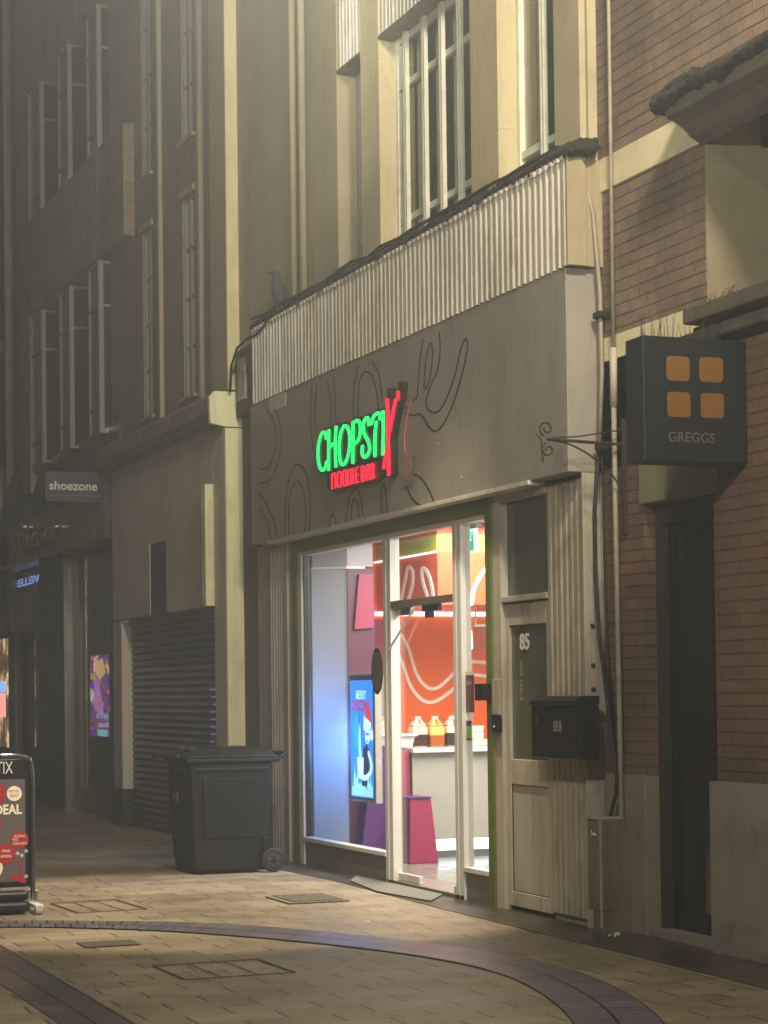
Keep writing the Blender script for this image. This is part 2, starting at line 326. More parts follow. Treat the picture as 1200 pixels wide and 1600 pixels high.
def crom(P,k=6,closed=False):
    out=[]; n=len(P)
    rng=range(n) if closed else range(n-1)
    for i in rng:
        g=(lambda j:P[j%n]) if closed else (lambda j:P[max(0,min(n-1,j))])
        p0,p1,p2,p3=g(i-1),g(i),g(i+1),g(i+2)
        for q in range(k):
            t=q/k; out.append(tuple(.5*((2*p1[d])+(-p0[d]+p2[d])*t+(2*p0[d]-5*p1[d]+4*p2[d]-p3[d])*t*t+(-p0[d]+3*p1[d]-3*p2[d]+p3[d])*t**3) for d in range(len(p1))))
    if not closed: out.append(P[-1])
    return out
def text(name,body,size,loc,face,m,parent,xs=1.0,ext=.002,bold=0,align='LEFT',mirror=False,label=None,mesh=True):
    cu=bpy.data.curves.new(name,'FONT'); cu.body=body; cu.size=size; cu.extrude=ext; cu.offset=bold; cu.align_x=align; cu.resolution_u=4
    t=bpy.data.objects.new('tmp',cu); COL.objects.link(t); dg=bpy.context.evaluated_depsgraph_get(); dg.update()
    me=bpy.data.meshes.new_from_object(t.evaluated_get(dg)); bpy.data.objects.remove(t); bpy.data.curves.remove(cu)
    o_=ORG.get(parent,Vector((0,0,0))); L=Vector(loc)
    for v in me.vertices:
        x,y,z=v.co; x*=xs
        if mirror: x=-x
        p=Vector((x,-z,y)) if face=='Y' else Vector((z,x,y))
        v.co=L+p-o_
    me.materials.clear(); me.materials.append(M[m] if isinstance(m,str) else m)
    o=bpy.data.objects.new(name,me); COL.objects.link(o)
    if parent is not None: o.parent=parent
    ORG[o]=o_
    if label:o['label']=label
    return o
def ridged(mb,x0,x1,y,z0,z1,pitch=.09,rib=.05,d=.028,taper=.010,back=True):
    # corrugated sheet facing -Y : back at y, ribs stand forward by d
    if back: mb.box(x0,x1,y,y+.02,z0,z1)
    n=max(1,int(round((x1-x0)/pitch))); p=(x1-x0)/n
    for i in range(n):
        c=x0+(i+.5)*p; j=random.uniform(-.004,.004)
        mb.prism([(c-rib/2,y+.001),(c-rib/2+taper,y-d+j*.5),(c+rib/2-taper,y-d+j*.5),(c+rib/2,y+.001)],'Z',z0+.002,z1-.002)
def rough_strip(mb,x0,x1,y0,y1,z0,z1,n=40,amp=.04):
    # lumpy strip along X
    R=random.Random(x0*7+z0); pts=14; rings=[]; n*=4
    for i in range(n+1):
        x=x0+(x1-x0)*i/n; ring=[]
        for k in range(pts):
            a=2*math.pi*k/pts; yy=(y0+y1)/2+math.cos(a)*(y1-y0)/2; zz=(z0+z1)/2+math.sin(a)*(z1-z0)/2
            h=math.sin(x*23+k*1.3)*.3+math.sin(x*61-k*2.1)*.22+math.sin(x*9.7+k*.4)*.3+R.uniform(-.28,.28)
            ring.append((x,yy+h*amp*.5,zz+h*amp))
        rings.append(ring)
    vs=[q for r in rings for q in r]; fs=[(i*pts+k,i*pts+(k+1)%pts,(i+1)*pts+(k+1)%pts,(i+1)*pts+k) for i in range(n) for k in range(pts)]
    fs+=[tuple(range(pts)),tuple(range(n*pts,(n+1)*pts))]
    return mb.add(vs,fs)
def struct(o,label=None): o['kind']='structure'; return o
# traced strokes of the sign and line art, in metres
LETTERS= {'C': [[(-15.847,3.593),(-15.856,3.633),(-15.898,3.65),(-15.961,3.64),(-16.03,3.57),(-16.052,3.474),(-16.023,3.387),(-15.95,3.341),(-15.881,3.354),(-15.843,3.398)]],'H': [[(-15.778,3.648),(-15.787,3.524),(-15.794,3.331)],[(-15.606,3.655),(-15.629,3.505),(-15.619,3.339)],[(-15.767,3.504),(-15.699,3.529),(-15.633,3.515)]],'O': [[(-15.418,3.644),(-15.339,3.622),(-15.292,3.56),(-15.293,3.475),(-15.332,3.394),(-15.416,3.336),(-15.49,3.347),(-15.531,3.407),(-15.533,3.503),(-15.5,3.586),(-15.443,3.63),(-15.405,3.641)]],'P': [[(-15.209,3.644),(-15.216,3.5),(-15.227,3.327)],[(-15.202,3.634),(-15.124,3.648),(-15.058,3.616),(-15.051,3.556),(-15.091,3.493),(-15.178,3.47)]],'S': [[(-14.852,3.582),(-14.883,3.636),(-14.939,3.634),(-14.983,3.59),(-14.966,3.529),(-14.875,3.451),(-14.849,3.39),(-14.892,3.349),(-14.963,3.34),(-15.014,3.375),(-15.007,3.429)]],'T': [[(-14.801,3.583),(-14.753,3.631),(-14.668,3.647),(-14.616,3.626),(-14.617,3.597)],[(-14.7,3.579),(-14.73,3.483),(-14.736,3.327)]],'I': [[(-14.555,3.642),(-14.552,3.503),(-14.572,3.321)]]}
STICKS= [[(-14.457,3.719),(-14.457,3.67)],[(-14.455,3.658),(-14.453,3.647)],[(-14.451,3.633),(-14.45,3.555)],[(-14.45,3.545),(-14.448,3.536)],[(-14.448,3.522),(-14.447,3.152)],[(-14.241,3.747),(-14.249,3.702)],[(-14.293,3.695),(-14.318,3.655)],[(-14.327,3.645),(-14.334,3.633)],[(-14.344,3.621),(-14.372,3.557)],[(-14.381,3.548),(-14.39,3.535)],[(-14.398,3.52),(-14.557,3.213)]]
SMALL= [('N',-15.744,-15.636,3.167,3.287),('O',-15.611,-15.502,3.165,3.285),('O',-15.477,-15.378,3.164,3.283),('D',-15.356,-15.258,3.162,3.28),('L',-15.243,-15.195,3.161,3.278),('E',-15.178,-15.106,3.16,3.277),('B',-15.054,-14.968,3.159,3.275),('A',-14.945,-14.858,3.158,3.273),('R',-14.842,-14.759,3.156,3.271)]
SWIRLS= [[(-17.613,4.072),(-17.395,3.934),(-17.343,3.782),(-17.405,3.644),(-17.584,3.535),(-17.822,3.551)],[(-17.447,4.105),(-17.279,3.955),(-17.2,3.765),(-17.293,3.559),(-17.529,3.42),(-17.827,3.422)],[(-17.83,3.32),(-17.596,3.187),(-17.427,3.027),(-17.328,2.874)],[(-17.834,3.199),(-17.659,3.082),(-17.519,2.888)],[(-17.13,2.877),(-17.091,3.178),(-16.989,3.383),(-16.794,3.478),(-16.581,3.411),(-16.471,3.243),(-16.435,3.084),(-16.468,2.879)],[(-17.034,2.888),(-16.997,3.17),(-16.882,3.301),(-16.745,3.326),(-16.614,3.222),(-16.556,3.06),(-16.6,2.881)],[(-16.374,4.097),(-16.407,3.894),(-16.387,3.702),(-16.316,3.521)],[(-16.245,4.096),(-16.275,3.963),(-16.291,3.793),(-16.257,3.72)],[(-15.991,4.093),(-15.897,3.945),(-15.904,3.744)],[(-15.818,4.093),(-15.789,3.93),(-15.781,3.745)],[(-15.368,3.708),(-15.347,3.917),(-15.281,4.071),(-15.235,4.096)],[(-15.261,3.71),(-15.256,3.856),(-15.206,3.995),(-15.068,4.031),(-14.915,3.952),(-14.832,3.797),(-14.814,3.699)],[(-14.932,4.09),(-14.804,3.983),(-14.744,3.832),(-14.725,3.75)],[(-13.891,4.093),(-13.954,3.946),(-14.0,3.757),(-14.022,3.684),(-14.123,3.675),(-14.243,3.715)],[(-13.583,4.087),(-13.569,3.959),(-13.63,3.821),(-13.767,3.723),(-13.847,3.63),(-13.811,3.566),(-13.659,3.523),(-13.507,3.569),(-13.317,3.731),(-13.204,3.901),(-13.112,3.965),(-13.079,3.909),(-13.173,3.738),(-13.36,3.534),(-13.549,3.413),(-13.701,3.391),(-13.815,3.447),(-13.948,3.546),(-14.087,3.557),(-14.247,3.593)],[(-13.883,3.74),(-13.858,3.886),(-13.796,4.01),(-13.737,4.038),(-13.713,3.953),(-13.756,3.811),(-13.825,3.731),(-13.875,3.724)],[(-13.718,2.873),(-13.792,2.954),(-13.944,3.065),(-14.141,3.123),(-14.244,3.073),(-14.206,2.993),(-14.068,2.904),(-13.959,2.872)],[(-15.57,2.884),(-15.517,3.036),(-15.397,3.123),(-15.259,3.093),(-15.174,2.908)],[(-15.452,2.89),(-15.424,3.011),(-15.353,3.045),(-15.286,2.982),(-15.266,2.899)],[(-15.973,2.875),(-15.941,2.956),(-15.871,2.97),(-15.81,2.895)],[(-14.767,2.881),(-14.78,3.016),(-14.725,3.108),(-14.684,3.039),(-14.655,2.879)]]
WAVES= [[(1.2,2.064),(1.245,2.021),(1.29,1.95),(1.327,1.857),(1.36,1.743),(1.394,1.657),(1.447,1.578),(1.508,1.531),(1.57,1.523),(1.632,1.548),(1.703,1.604),(1.782,1.675)],[(1.201,1.851),(1.242,1.779),(1.279,1.679),(1.316,1.579),(1.368,1.493),(1.429,1.429),(1.49,1.399),(1.56,1.398),(1.63,1.426),(1.717,1.482),(1.784,1.532)],[(1.93,1.778),(2.028,1.771),(2.127,1.761)],[(1.984,1.652),(2.125,1.634)]]
ARC= [(1.317,2.258),(1.328,2.341),(1.352,2.413),(1.392,2.484),(1.425,2.532),(1.461,2.568)]
LOOPS= [[(-17.182,2.32),(-17.066,2.511),(-16.997,2.613),(-16.899,2.566),(-16.903,2.453),(-17.007,2.312)],[(-16.418,2.301),(-16.475,2.446),(-16.574,2.555),(-16.67,2.577),(-16.661,2.472),(-16.541,2.307)]]# ---------------------------------------------------------------- ground
struct(MB().add([(-90,-45,0),(40,-45,0),(40,6,0),(-90,6,0)],[(0,1,2,3)]).build('paving','pave'))
struct(MB().add([(-60,-3.87,.004),(20,-3.87,.004),(20,-3.55,.004),(-60,-3.55,.004)],[(0,1,2,3)]).build('channel_band','band'))
OUT=crom([(-13.75,-4.2),(-13.66,-3.32),(-13.36,-2.74),(-13.03,-2.26),(-12.6,-1.87),(-11.96,-1.52),(-11.27,-1.23),(-10.69,-1.06),(-10.05,-.99),(-9.28,-1.06),(-8.23,-1.35),(-7.2,-1.85),(-6.2,-2.6),(-5.5,-3.55)],5)
INN=crom([(-13.38,-4.2),(-13.31,-3.38),(-12.95,-2.84),(-12.62,-2.5),(-12.25,-2.22),(-11.75,-1.92),(-11.2,-1.66),(-10.68,-1.48),(-10.05,-1.39),(-9.31,-1.47),(-8.41,-1.72),(-7.45,-2.15),(-6.5,-2.85),(-5.85,-3.55)],5)
vs=[];fs=[];uv=[];d=0
for i,(a,b) in enumerate(zip(OUT,INN)):
    if i: d+=math.hypot(a[0]-OUT[i-1][0],a[1]-OUT[i-1][1])
    vs+=[(a[0],a[1],.008),(b[0],b[1],.008)]; uv+=[(d,0),(d,.31)]
    if i: fs.append((2*i-2,2*i,2*i+1,2*i-1))
o=struct(MB().add(vs,fs).build('curved_sett_band','arc')); l=o.data.uv_layers.new(name='UVMap')
for lp in o.data.loops: l.data[lp.index].uv=uv[lp.vertex_index]
# darker strip of small setts along the shop fronts
k=setts('dark_threshold_setts','#4a4237','#3c352c')
struct(MB().add([(-19,-.30,.004),(-17.3,-.44,.004),(-15.4,-.34,.004),(-13,-.40,.004),(2,-.46,.004),(2,.6,.004),(-19,.14,.004)],[tuple(range(7))]).build('threshold_strip',k))
def cover(name,c,w,h,ang,label):
    t=thing(name,label,'access cover',(c[0],c[1],0)); ca,sa=math.cos(ang),math.sin(ang)
    def bar(u0,u1,v0,v1,z=.012):
        P=[(u0,v0),(u1,v0),(u1,v1),(u0,v1)]; q=[(c[0]+u*ca-v*sa,c[1]+u*sa+v*ca) for u,v in P]; return q
    mb=MB()
    for r in ((-w/2,w/2,-h/2,-h/2+.011),(-w/2,w/2,h/2-.011,h/2),(-w/2,-w/2+.011,-h/2+.011,h/2-.011),(w/2-.011,w/2,-h/2+.011,h/2-.011)): mb.prism(bar(*r),'Z',.0045,.009)
    mb.build('rim','steelcover',t)
    m2=MB()
    for i in (1,2): m2.prism(bar(-w/2+.018,w/2-.018,-h/2+h*i/3-.003,-h/2+h*i/3+.003),'Z',.0045,.007)
    m2.build('joint_bar','steelcover',t)
cover('access_cover',(-10.72,-2.66),.62,.62,.02,'block-filled access cover in the paving between the two dark bands, nearest the camera')
cover('access_cover',(-14.3,-2.5),.75,.5,.05,'block-filled access cover in the paving just right of the poster stand foot')
t=thing('drain_grate','dark iron drain grate set in the paving before the noodle shop doormat','drain grate',(-14.1,-1.0,0))
m_=MB(); m_.box(-14.35,-13.8,-1.24,-.78,.005,.012); m_.build('frame','grate',t)
m_=MB()
for i in range(11): m_.box(-14.32+i*.046,-14.30+i*.046,-1.2,-.82,.0125,.02)
m_.build('bars','grate',t)
props(MB().box(-12.25,-12.0,-3.12,-2.78,.0045,.008).build('cover_plate','steelcover'),'narrow dark metal cover plate in the paving, left of the larger cover','cover plate')
def litter(x,y,s,label,name='litter'):
    R=random.Random(x); mb=MB()
    for i in range(7):
        a,b=R.uniform(-s,s),R.uniform(-s,s); q=R.uniform(.3,.8)*s
        mb.add([(x+a,y+b,.005),(x+a+q,y+b+R.uniform(-.5,.5)*q,.01),(x+a+q*.4,y+b+q,R.uniform(.3,1)*s),(x+a-q*.5,y+b+q*.2,.02)],[(0,1,2),(0,2,3),(1,2,3)])
    props(mb.build(name,'litter'),label,'litter')
litter(-11.05,-.12,.035,'crumpled pale litter on the paving at the foot of the meter box')
litter(-12.44,-1.17,.02,'small brown leaf scrap on the paving beside the curved sett band','leaf_scrap')
# ---------------------------------------------------------------- noodle shop building
B=thing('noodle_shop_building','beige shop building with ridged fascia cladding, lit shopfront and tall upstairs windows','building',(-15,.2,0))
def part(mb,name,m,p=None,**k): return mb.build(name,m,p or B,**k)
# upper storey : piers, window bays
XL=-18.8; XR=-11.54; ZT=14
pm=MB()
pm.box(XL,-17.2,0.0,.3,4.15,ZT); pm.box(-16.62,-16.0,0,.3,4.15,ZT)
pm.box(-17.2,-16.62,.03,.3,4.15,ZT)
part(pm,'wall','wallb',bevel=.006)
part(MB().box(-15.44,-15.03,0,.3,4.15,ZT),'pier','cream',bevel=.006)
part(MB().box(-13.25,-12.78,0,.3,4.15,ZT),'pier','cream',bevel=.006)
part(MB().box(-11.95,XR-.04,.02,.3,4.15,ZT).box(XR-.039,XR,.06,.3,4.15,ZT),'pier','render',bevel=.006)
part(MB().box(XL,XR,.32,.5,4.1,ZT),'back_wall','uproom')
for x in (-17.08,-16.83): part(MB().tube([(x,-.02,4.9),(x,-.02,ZT)],.035,10),'moulding','wallb',smooth=True)
for z in (5.6,6.5):
    part(MB().box(-15.443,-15.027,-.002,.302,z,z+.006),'stone_joint','stone'); part(MB().box(-13.253,-12.777,-.002,.302,z-.22,z-.214),'stone_joint','stone')
def bay(x0,x1,y,z0,z1,mull,rails,fr='winf',mw=.028,label=None):
    w=MB(); w.box(x0,x0+.05,y-.03,y+.03,z0,z1); w.box(x1-.05,x1,y-.03,y+.03,z0,z1)
    for z in rails+[z0,z1-.05]: w.box(x0+.05,x1-.05,y-.02,y+.03,z,z+.05)
    wf=part(w,'window',fr,label=label)
    g=MB().add([(x0+.02,y+.012,z0),(x1-.02,y+.012,z0),(x1-.02,y+.012,z1),(x0+.02,y+.012,z1)],[(0,1,2,3)]); g.build('pane','darkglass',wf)
    for x in mull:
        MB().box(x-mw,x-mw*.3,y-.055,y-.021,z0+.002,z1-.002).box(x+mw*.3,x+mw,y-.055,y-.021,z0+.002,z1-.002).box(x-mw*.9,x+mw*.9,y-.03,y-.022,z0+.003,z1-.003).build('mullion',fr,wf)
    return wf
bay(-15.03,-13.25,.17,4.95,6.68,[-14.78,-14.40,-14.06,-13.72],[5.19,6.26])
bay(-12.78,-11.95,.17,4.95,6.68,[-12.33],[5.16])
bay(-16.0,-15.44,.2,4.95,6.68,[-15.72],[5.2,6.3],fr='winf2',mw=.02)
cm=MB()
for i in range(24):
    x=-13.62+i*.012; cm.box(x,x+.009,.24+.01*math.sin(i*1.7),.25+.01*math.sin(i*1.7),5.2,6.6)
part(cm,'curtain','iwhite')
for (a,b) in ((-15.03,-13.25),(-16.0,-15.44),(-12.78,-11.95)):
    m_=MB(); ridged(m_,a+.01,b-.01,.04,6.70,8.1,.078,.04,.03); part(m_,'spandrel_panel','ridge')
    part(MB().box(a+.004,b-.004,-.01,.22,6.68,6.70),'soffit','framed')
    bay(a,b,.17,8.1,11,[(a+b)/2],[9.8])
    part(MB().box(a+.01,b-.01,.05,.3,11,ZT),'spandrel_panel','ridge')
# fascia and ridged box
part(MB().box(-18.1,XR,-.12,.3,2.87,4.16),'fascia_panel','fascia',bevel=.004)
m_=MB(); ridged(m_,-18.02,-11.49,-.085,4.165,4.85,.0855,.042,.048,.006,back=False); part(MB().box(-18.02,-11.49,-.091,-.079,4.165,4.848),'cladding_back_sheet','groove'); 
for i in range(76):
    c=-18.02+(i+.5)*6.53/76; m_.box(c-.024,c+.024,-.143,-.09,4.838-random.uniform(0,.012),4.862)
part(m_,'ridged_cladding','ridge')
part(MB().box(-11.489,-11.47,-.136,.0,4.163,4.852).box(-18.02,-11.489,-.078,.28,4.165,4.845),'cladding_end_box','wallb',bevel=.003)  # end face coloured darker to carry its shade
for s_ in SWIRLS: part(MB().ribbon(s_,.013,'Y',-.1225,-.119,sx=1.7),'noodle_line','line')
for x in (-16.1,-13.0): part(MB().box(x,x+.004,-.1215,-.119,2.875,4.155),'panel_seam','framed')
dr_=MB(); R=random.Random(11)
for i in range(9):
    x,z=R.uniform(-15.6,-12.6),R.uniform(2.95,3.5); dr_.box(x,x+.012,-.1225,-.119,z,z+R.uniform(.006,.03))
part(dr_,'paint_spots','pale')['kind']='stuff'
# peeling corner patch, cables, leftover fixing patch and drips
part(MB().box(-17.50,-17.06,-.1235,-.119,4.03,4.155),'pale_patch','whitep')
gl=dirty('glossy_adhesive_patch','#847a66',.12,.3,18,grime='#c2b78f',gamt=.5,bump=.9,fine=25)
R=random.Random(3)
for (x0,x1,z0,z1) in ((-14.34,-14.10,3.04,3.28),(-14.24,-14.08,3.63,3.73)):
    pt=MB()
    n=7; V=[[(x0+(x1-x0)*i/n,-.124-R.uniform(0,.009),z0+(z1-z0)*j/n) for j in range(n+1)] for i in range(n+1)]
    pt.add([q for r in V for q in r],[(i*(n+1)+j,i*(n+1)+j+1,(i+1)*(n+1)+j+1,(i+1)*(n+1)+j) for i in range(n) for j in range(n)])
    part(pt,'adhesive_patch',gl,smooth=True)
wire=MB().tube([(-14.12,-.13,3.66),(-14.17,-.14,3.58),(-14.21,-.135,3.50),(-14.24,-.14,3.42),(-14.25,-.13,3.3)],0.003,6); part(wire,'loose_pink_wire',flat('pink_wire','#e0706a',.4))
# lower front: pilasters, frames
part(MB().box(-18.3,-17.87,.0,.3,0,2.868),'pilaster','ridge2',bevel=.004)
m_=MB(); ridged(m_,-17.87,-17.44,.0,0,2.868,.072,.04,.028); part(m_,'ridged_pilaster','ridge2')
part(MB().box(-17.44,-17.22,-.03,.12,0,2.868).box(-17.36,-17.30,-.05,-.03,0,2.866),'pilaster_trim','ridge2',bevel=.003)
m_=MB(); ridged(m_,-12.1,-11.56,.0,0.05,2.84,.078,.06,.008,.012); part(m_,'ridged_pilaster','ridge2')
part(MB().box(-11.56,XR,-.022,.12,0,2.868).box(-12.1,-11.56,.02,.118,0,2.84),'pilaster_return','ridge2',bevel=.003)
part(MB().box(-17.6,-12.1,-.135,.0,2.842,2.872),'fascia_trim','ridge',bevel=.003)
gm=MB(); gm.box(-17.22,-17.07,-.035,.10,0,2.74); gm.box(-17.22,-12.93,-.035,.10,2.74,2.842); gm.box(-13.03,-12.93,-.035,.10,0,2.74)
part(gm,'green_surround','greenf',bevel=.004)
def post(x0,x1,z0,z1,y0=-.03,y1=.06): return MB().box(x0,x1,y0,y1,z0,z1)
for q_ in ((-17.07,-17.0,-.02,.06,0,2.74),(-15.03,-14.97,-.02,.06,0,2.70),(-14.93,-14.87,-.02,.06,0,2.70),(-13.64,-13.585,-.02,.06,0,2.70),(-13.545,-13.49,-.02,.06,0,2.70),(-13.06,-13.03,-.02,.06,0,2.74)):
    part(MB().box(*q_),'frame_post','frame',bevel=.003)
part(MB().box(-17.0,-13.06,-.015,.06,2.70,2.74),'head_rail','frame',bevel=.003)
for q_ in ((-17.0,-15.03,-.03,.06,.205,.24),(-13.49,-13.06,-.03,.06,.205,.24)): part(MB().box(*q_),'sill_rail','frame',bevel=.003)
for q_ in ((-14.97,-14.93,.0,.05,0,2.70),(-13.585,-13.545,.0,.05,0,2.70),(-17.0,-16.965,.0,.05,.24,2.70)): part(MB().box(*q_),'post_gap','black')
part(MB().box(-14.87,-13.64,-.02,.06,2.15,2.205),'transom','framed',bevel=.003)
for q_ in ((-17.0,-15.03,-.005,.05,.0,.205),(-13.49,-13.06,-.005,.05,0,.205)): part(MB().box(*q_),'stall_riser','framed',bevel=.003)
def pane(x0,x1,z0,z1,y=.02,name='window_pane',p=None): return MB().box(x0,x1,y,y+.008,z0,z1).build(name,'shopglass',p or B)
pane(-16.965,-15.03,.24,2.70); pane(-14.87,-13.64,2.205,2.70); pane(-13.49,-13.06,.24,2.70)
dr=pane(-14.84,-13.73,.09,2.09,.035,'glass_door')
MB().box(-14.87,-14.56,.022,.055,2.09,2.148).build('patch_fitting','silver',dr,bevel=.003)
MB().box(-14.87,-14.44,.022,.055,.03,.09).build('patch_fitting','frame',dr,bevel=.003)
MB().box(-13.735,-13.729,.03,.046,.04,2.12).build('glass_edge','itop',dr)
MB().tube([(-14.44,-.0,2.12),(-14.88,-.03,1.83)],.010,6).build('closer_arm','itop',dr)
MB().box(-14.3,-14.0,.01,.05,2.10,2.15).box(-14.22,-14.15,0.0,.05,2.05,2.10).build('door_closer','black',dr,bevel=.004)
MB().box(-13.77,-13.735,.02,.06,.03,.075).build('floor_spring','silver',dr)
part(MB().box(-15.0,-13.5,-.02,.3,-.02,.03),'threshold','framed')
# ---- interior
part(MB().box(-17.98,-12.97,.06,3.6,-.06,.028),'shop_floor','ifloor')
part(MB().box(-17.98,-12.97,.07,3.6,2.96,3.04),'shop_ceiling','iceil')
part(MB().box(-17.98,-12.97,3.5,3.6,.03,2.96),'back_interior_wall','iwhite')
part(MB().box(-17.9,-17.8,.32,3.5,.03,2.96),'orange_wall','iorange')
part(MB().box(-13.0,-12.9,.12,3.5,.03,2.96),'right_interior_wall','iwhite')
part(MB().prism([(-17.04,.075),(-16.99,.075),(-16.79,.33),(-16.79,.58),(-17.8,.58),(-17.8,.33),(-17.04,.3)],'Z',.03,2.58),'interior_pier','ipier',bevel=.003)
part(MB().prism([(-17.04,.09),(-17.0,.09),(-16.80,.34),(-16.80,.58),(-17.8,.58),(-17.8,.33),(-17.04,.3)],'Z',2.601,2.95),'pier_head','ipier')
part(MB().prism([(-17.04,.07),(-16.985,.07),(-16.785,.325),(-16.785,.5),(-17.2,.5)],'Z',2.581,2.6),'pier_trim','itop')
part(MB().box(-16.789,-16.775,.332,.58,.03,2.579),'purple_pier_side','ipurple')
wl=MB()
for s_ in WAVES: wl.ribbon(s_,.032,'X',-17.799,-17.793)
part(wl,'wall_line_art','iline')
part(MB().box(-17.799,-17.76,.6,3.49,2.205,2.245),'wall_light_strip','ledw')
part(MB().box(-17.96,-16.33,1.0,3.49,2.25,2.71).box(-17.96,-16.331,1.001,3.49,2.86,2.958),'orange_bulkhead','iorange2')
part(MB().box(-17.96,-16.326,.996,3.49,2.71,2.86),'lime_stripe','ilime')
part(MB().box(-17.9,-16.34,.972,.995,2.698,2.712),'bulkhead_light','ledw')
al=MB().ribbon(ARC,.03,'X',-16.329,-16.322)
for s_ in LOOPS: al.ribbon(s_,.03,'Y',.999,.992,sx=2.0)
part(al,'bulkhead_line_art','iline')
part(MB().prism([(.38,2.05),(.56,2.06),(.56,2.53),(.43,2.53)],'X',-16.774,-16.74),'hanging_pink_board','ipink')
part(MB().box(-17.79,-17.5,.6,1.05,1.66,2.16).box(-17.79,-17.44,.6,1.02,1.02,1.1),'pink_wall_box','ipink')
part(MB().box(-17.79,-17.5,.6,1.0,1.1,1.66),'cream_wall_box','icounter')
part(MB().prism([(.37,.05),(.72,.05),(.68,1.03),(.50,1.03)],'X',-16.774,-16.62),'violet_box_panel','iviolet')
lp=MB()
for y in (.9,1.9): lp.box(-16.2,-13.6,y,y+.1,2.945,2.957)
part(lp,'ceiling_light_strip','ledpanel')
part(MB().box(-16.3,-13.1,.3,.34,2.948,2.958).box(-16.3,-13.1,1.4,1.43,2.948,2.958),'ceiling_grid_line','line')
# counter (furniture of its own)
K=thing('serving_counter','cream serving counter with white worktop and lit plinth inside the noodle shop','counter',(-17,1.5,.03))
MB().box(-17.7,-16.72,.90,3.3,.19,.955).build('cabinet','icounter',K,bevel=.004)
MB().box(-17.72,-16.66,.885,3.3,.958,1.0).build('worktop','itop',K,bevel=.004)
MB().box(-17.7,-16.78,.94,3.3,.03,.187).build('plinth','ifloor',K)
MB().box(-16.775,-16.75,.95,3.3,.09,.186).build('plinth_light','led',K)
MB().tube([(-16.7,1.5,2.08),(-16.7,3.3,2.08)],.012,6).tube([(-16.7,1.52,2.08),(-16.7,1.52,2.24)],.006,6).build('guard_rail','itop',K)
MB().box(-16.72,-16.712,1.5,3.3,1.85,2.07).build('sneeze_guard','shopglass',K)
for y in (1.31,2.05): MB().box(-16.7195,-16.716,y,y+.006,.2,.95).build('panel_joint','framed',K)
MB().box(-17.7,-16.74,.60,.885,.03,.985).build('maroon_end_cabinet','ipink',K,bevel=.004)
t=thing('noodle_box_display','pink tapered noodle box shaped stand on the floor in front of the serving counter','display stand',(-16.4,.85,.03))
MB().boxt((-16.66,-16.22,.66,.93,.03),(-16.62,-16.28,.70,.89,.58)).build('stand_body','ipink',t,bevel=.004)
MB().box(-16.63,-16.27,.69,.90,.581,.592).build('stand_lid','iviolet',t)
tb=thing('white_food_tub','white lidded food tub at the left end of the serving counter','tub',(-17,.78,.99))
MB().boxt((-17.16,-16.86,.66,.96,1.001),(-17.18,-16.84,.64,.98,1.10)).build('tub_body','itop',tb,bevel=.006)
MB().box(-17.2,-16.82,.62,1.0,1.101,1.125).build('lid','itop',tb,bevel=.006)
def jug(y,bm,sm,label,lev):
    x=-17.0 if y>1.0 else -17.35
    j=thing('sauce_jug',label,'sauce jug',(x,y,1.0),'sauce jugs on the serving counter'); r=.072
    MB().boxt((x-r,x+r,y-r,y+r,1.001),(x-r,x+r,y-r,y+r,1.185)).boxt((x-r,x+r,y-r,y+r,1.186),(x-r*.4,x+r*.4,y-r*.4,y+r*.4,1.25)).build('jug_body',bm,j,bevel=.018,seg=3,smooth=True)
    MB().box(x-r*1.01,x+r*1.01,y-r*1.01,y+r*1.01,1.002,1.0+lev).build('sauce_fill',sm,j,bevel=.018,seg=3)
    MB().disc((x,y,1.262),.032,'Z',.028,14).build('cap','itop',j)
    MB().tube([(x+.03,y,1.245),(x+.075,y,1.24),(x+.085,y,1.21)],.009,6).build('handle',bm,j,smooth=True)
jug(.88,'jug','jug','cloudy cream sauce jug, leftmost of the four on the serving counter',.04)
jug(1.07,'jug','sauce','cloudy sauce jug half full of dark sauce, left of the yellow jug',.13)
jug(1.235,'yjug','sauce2','yellow sauce jug with amber sauce on the serving counter',.12)
jug(1.40,'jug','sauce','cloudy sauce jug half full of dark sauce, right of the yellow jug',.14)
for i,(y,x) in enumerate(((1.62,-17.0),(1.78,-17.1),(1.95,-16.95))):
    bx_=thing('takeaway_box',('stack of white takeaway boxes on the serving counter seen through the narrow right window','single white takeaway box on the serving counter behind the narrow right window','pair of white takeaway boxes at the right end of the visible counter')[i],'food box',(x,y,1.0),'takeaway boxes on the serving counter')
    for j in range((3,1,2)[i]): MB().boxt((x-.07,x+.07,y-.06,y+.06,1.001+j*.062),(x-.08,x+.08,y-.07,y+.07,1.06+j*.062)).build('box','itop',bx_,bevel=.004)
for i,y in enumerate((1.25,1.95)):
    pl_=thing('hanging_utensil',('thin pale utensil hanging above the sauce jugs inside the noodle shop','thin pale utensil hanging near the right window inside the noodle shop')[i],'utensil',(-16.2,y,2.2))
    MB().tube([(-16.2,y,2.2),(-16.2,y,2.02)],.004,6).build('cord','line',pl_); MB().tube([(-16.2,y,2.02),(-16.2,y+.01,1.86)],.009,6).build('handle','itop',pl_)
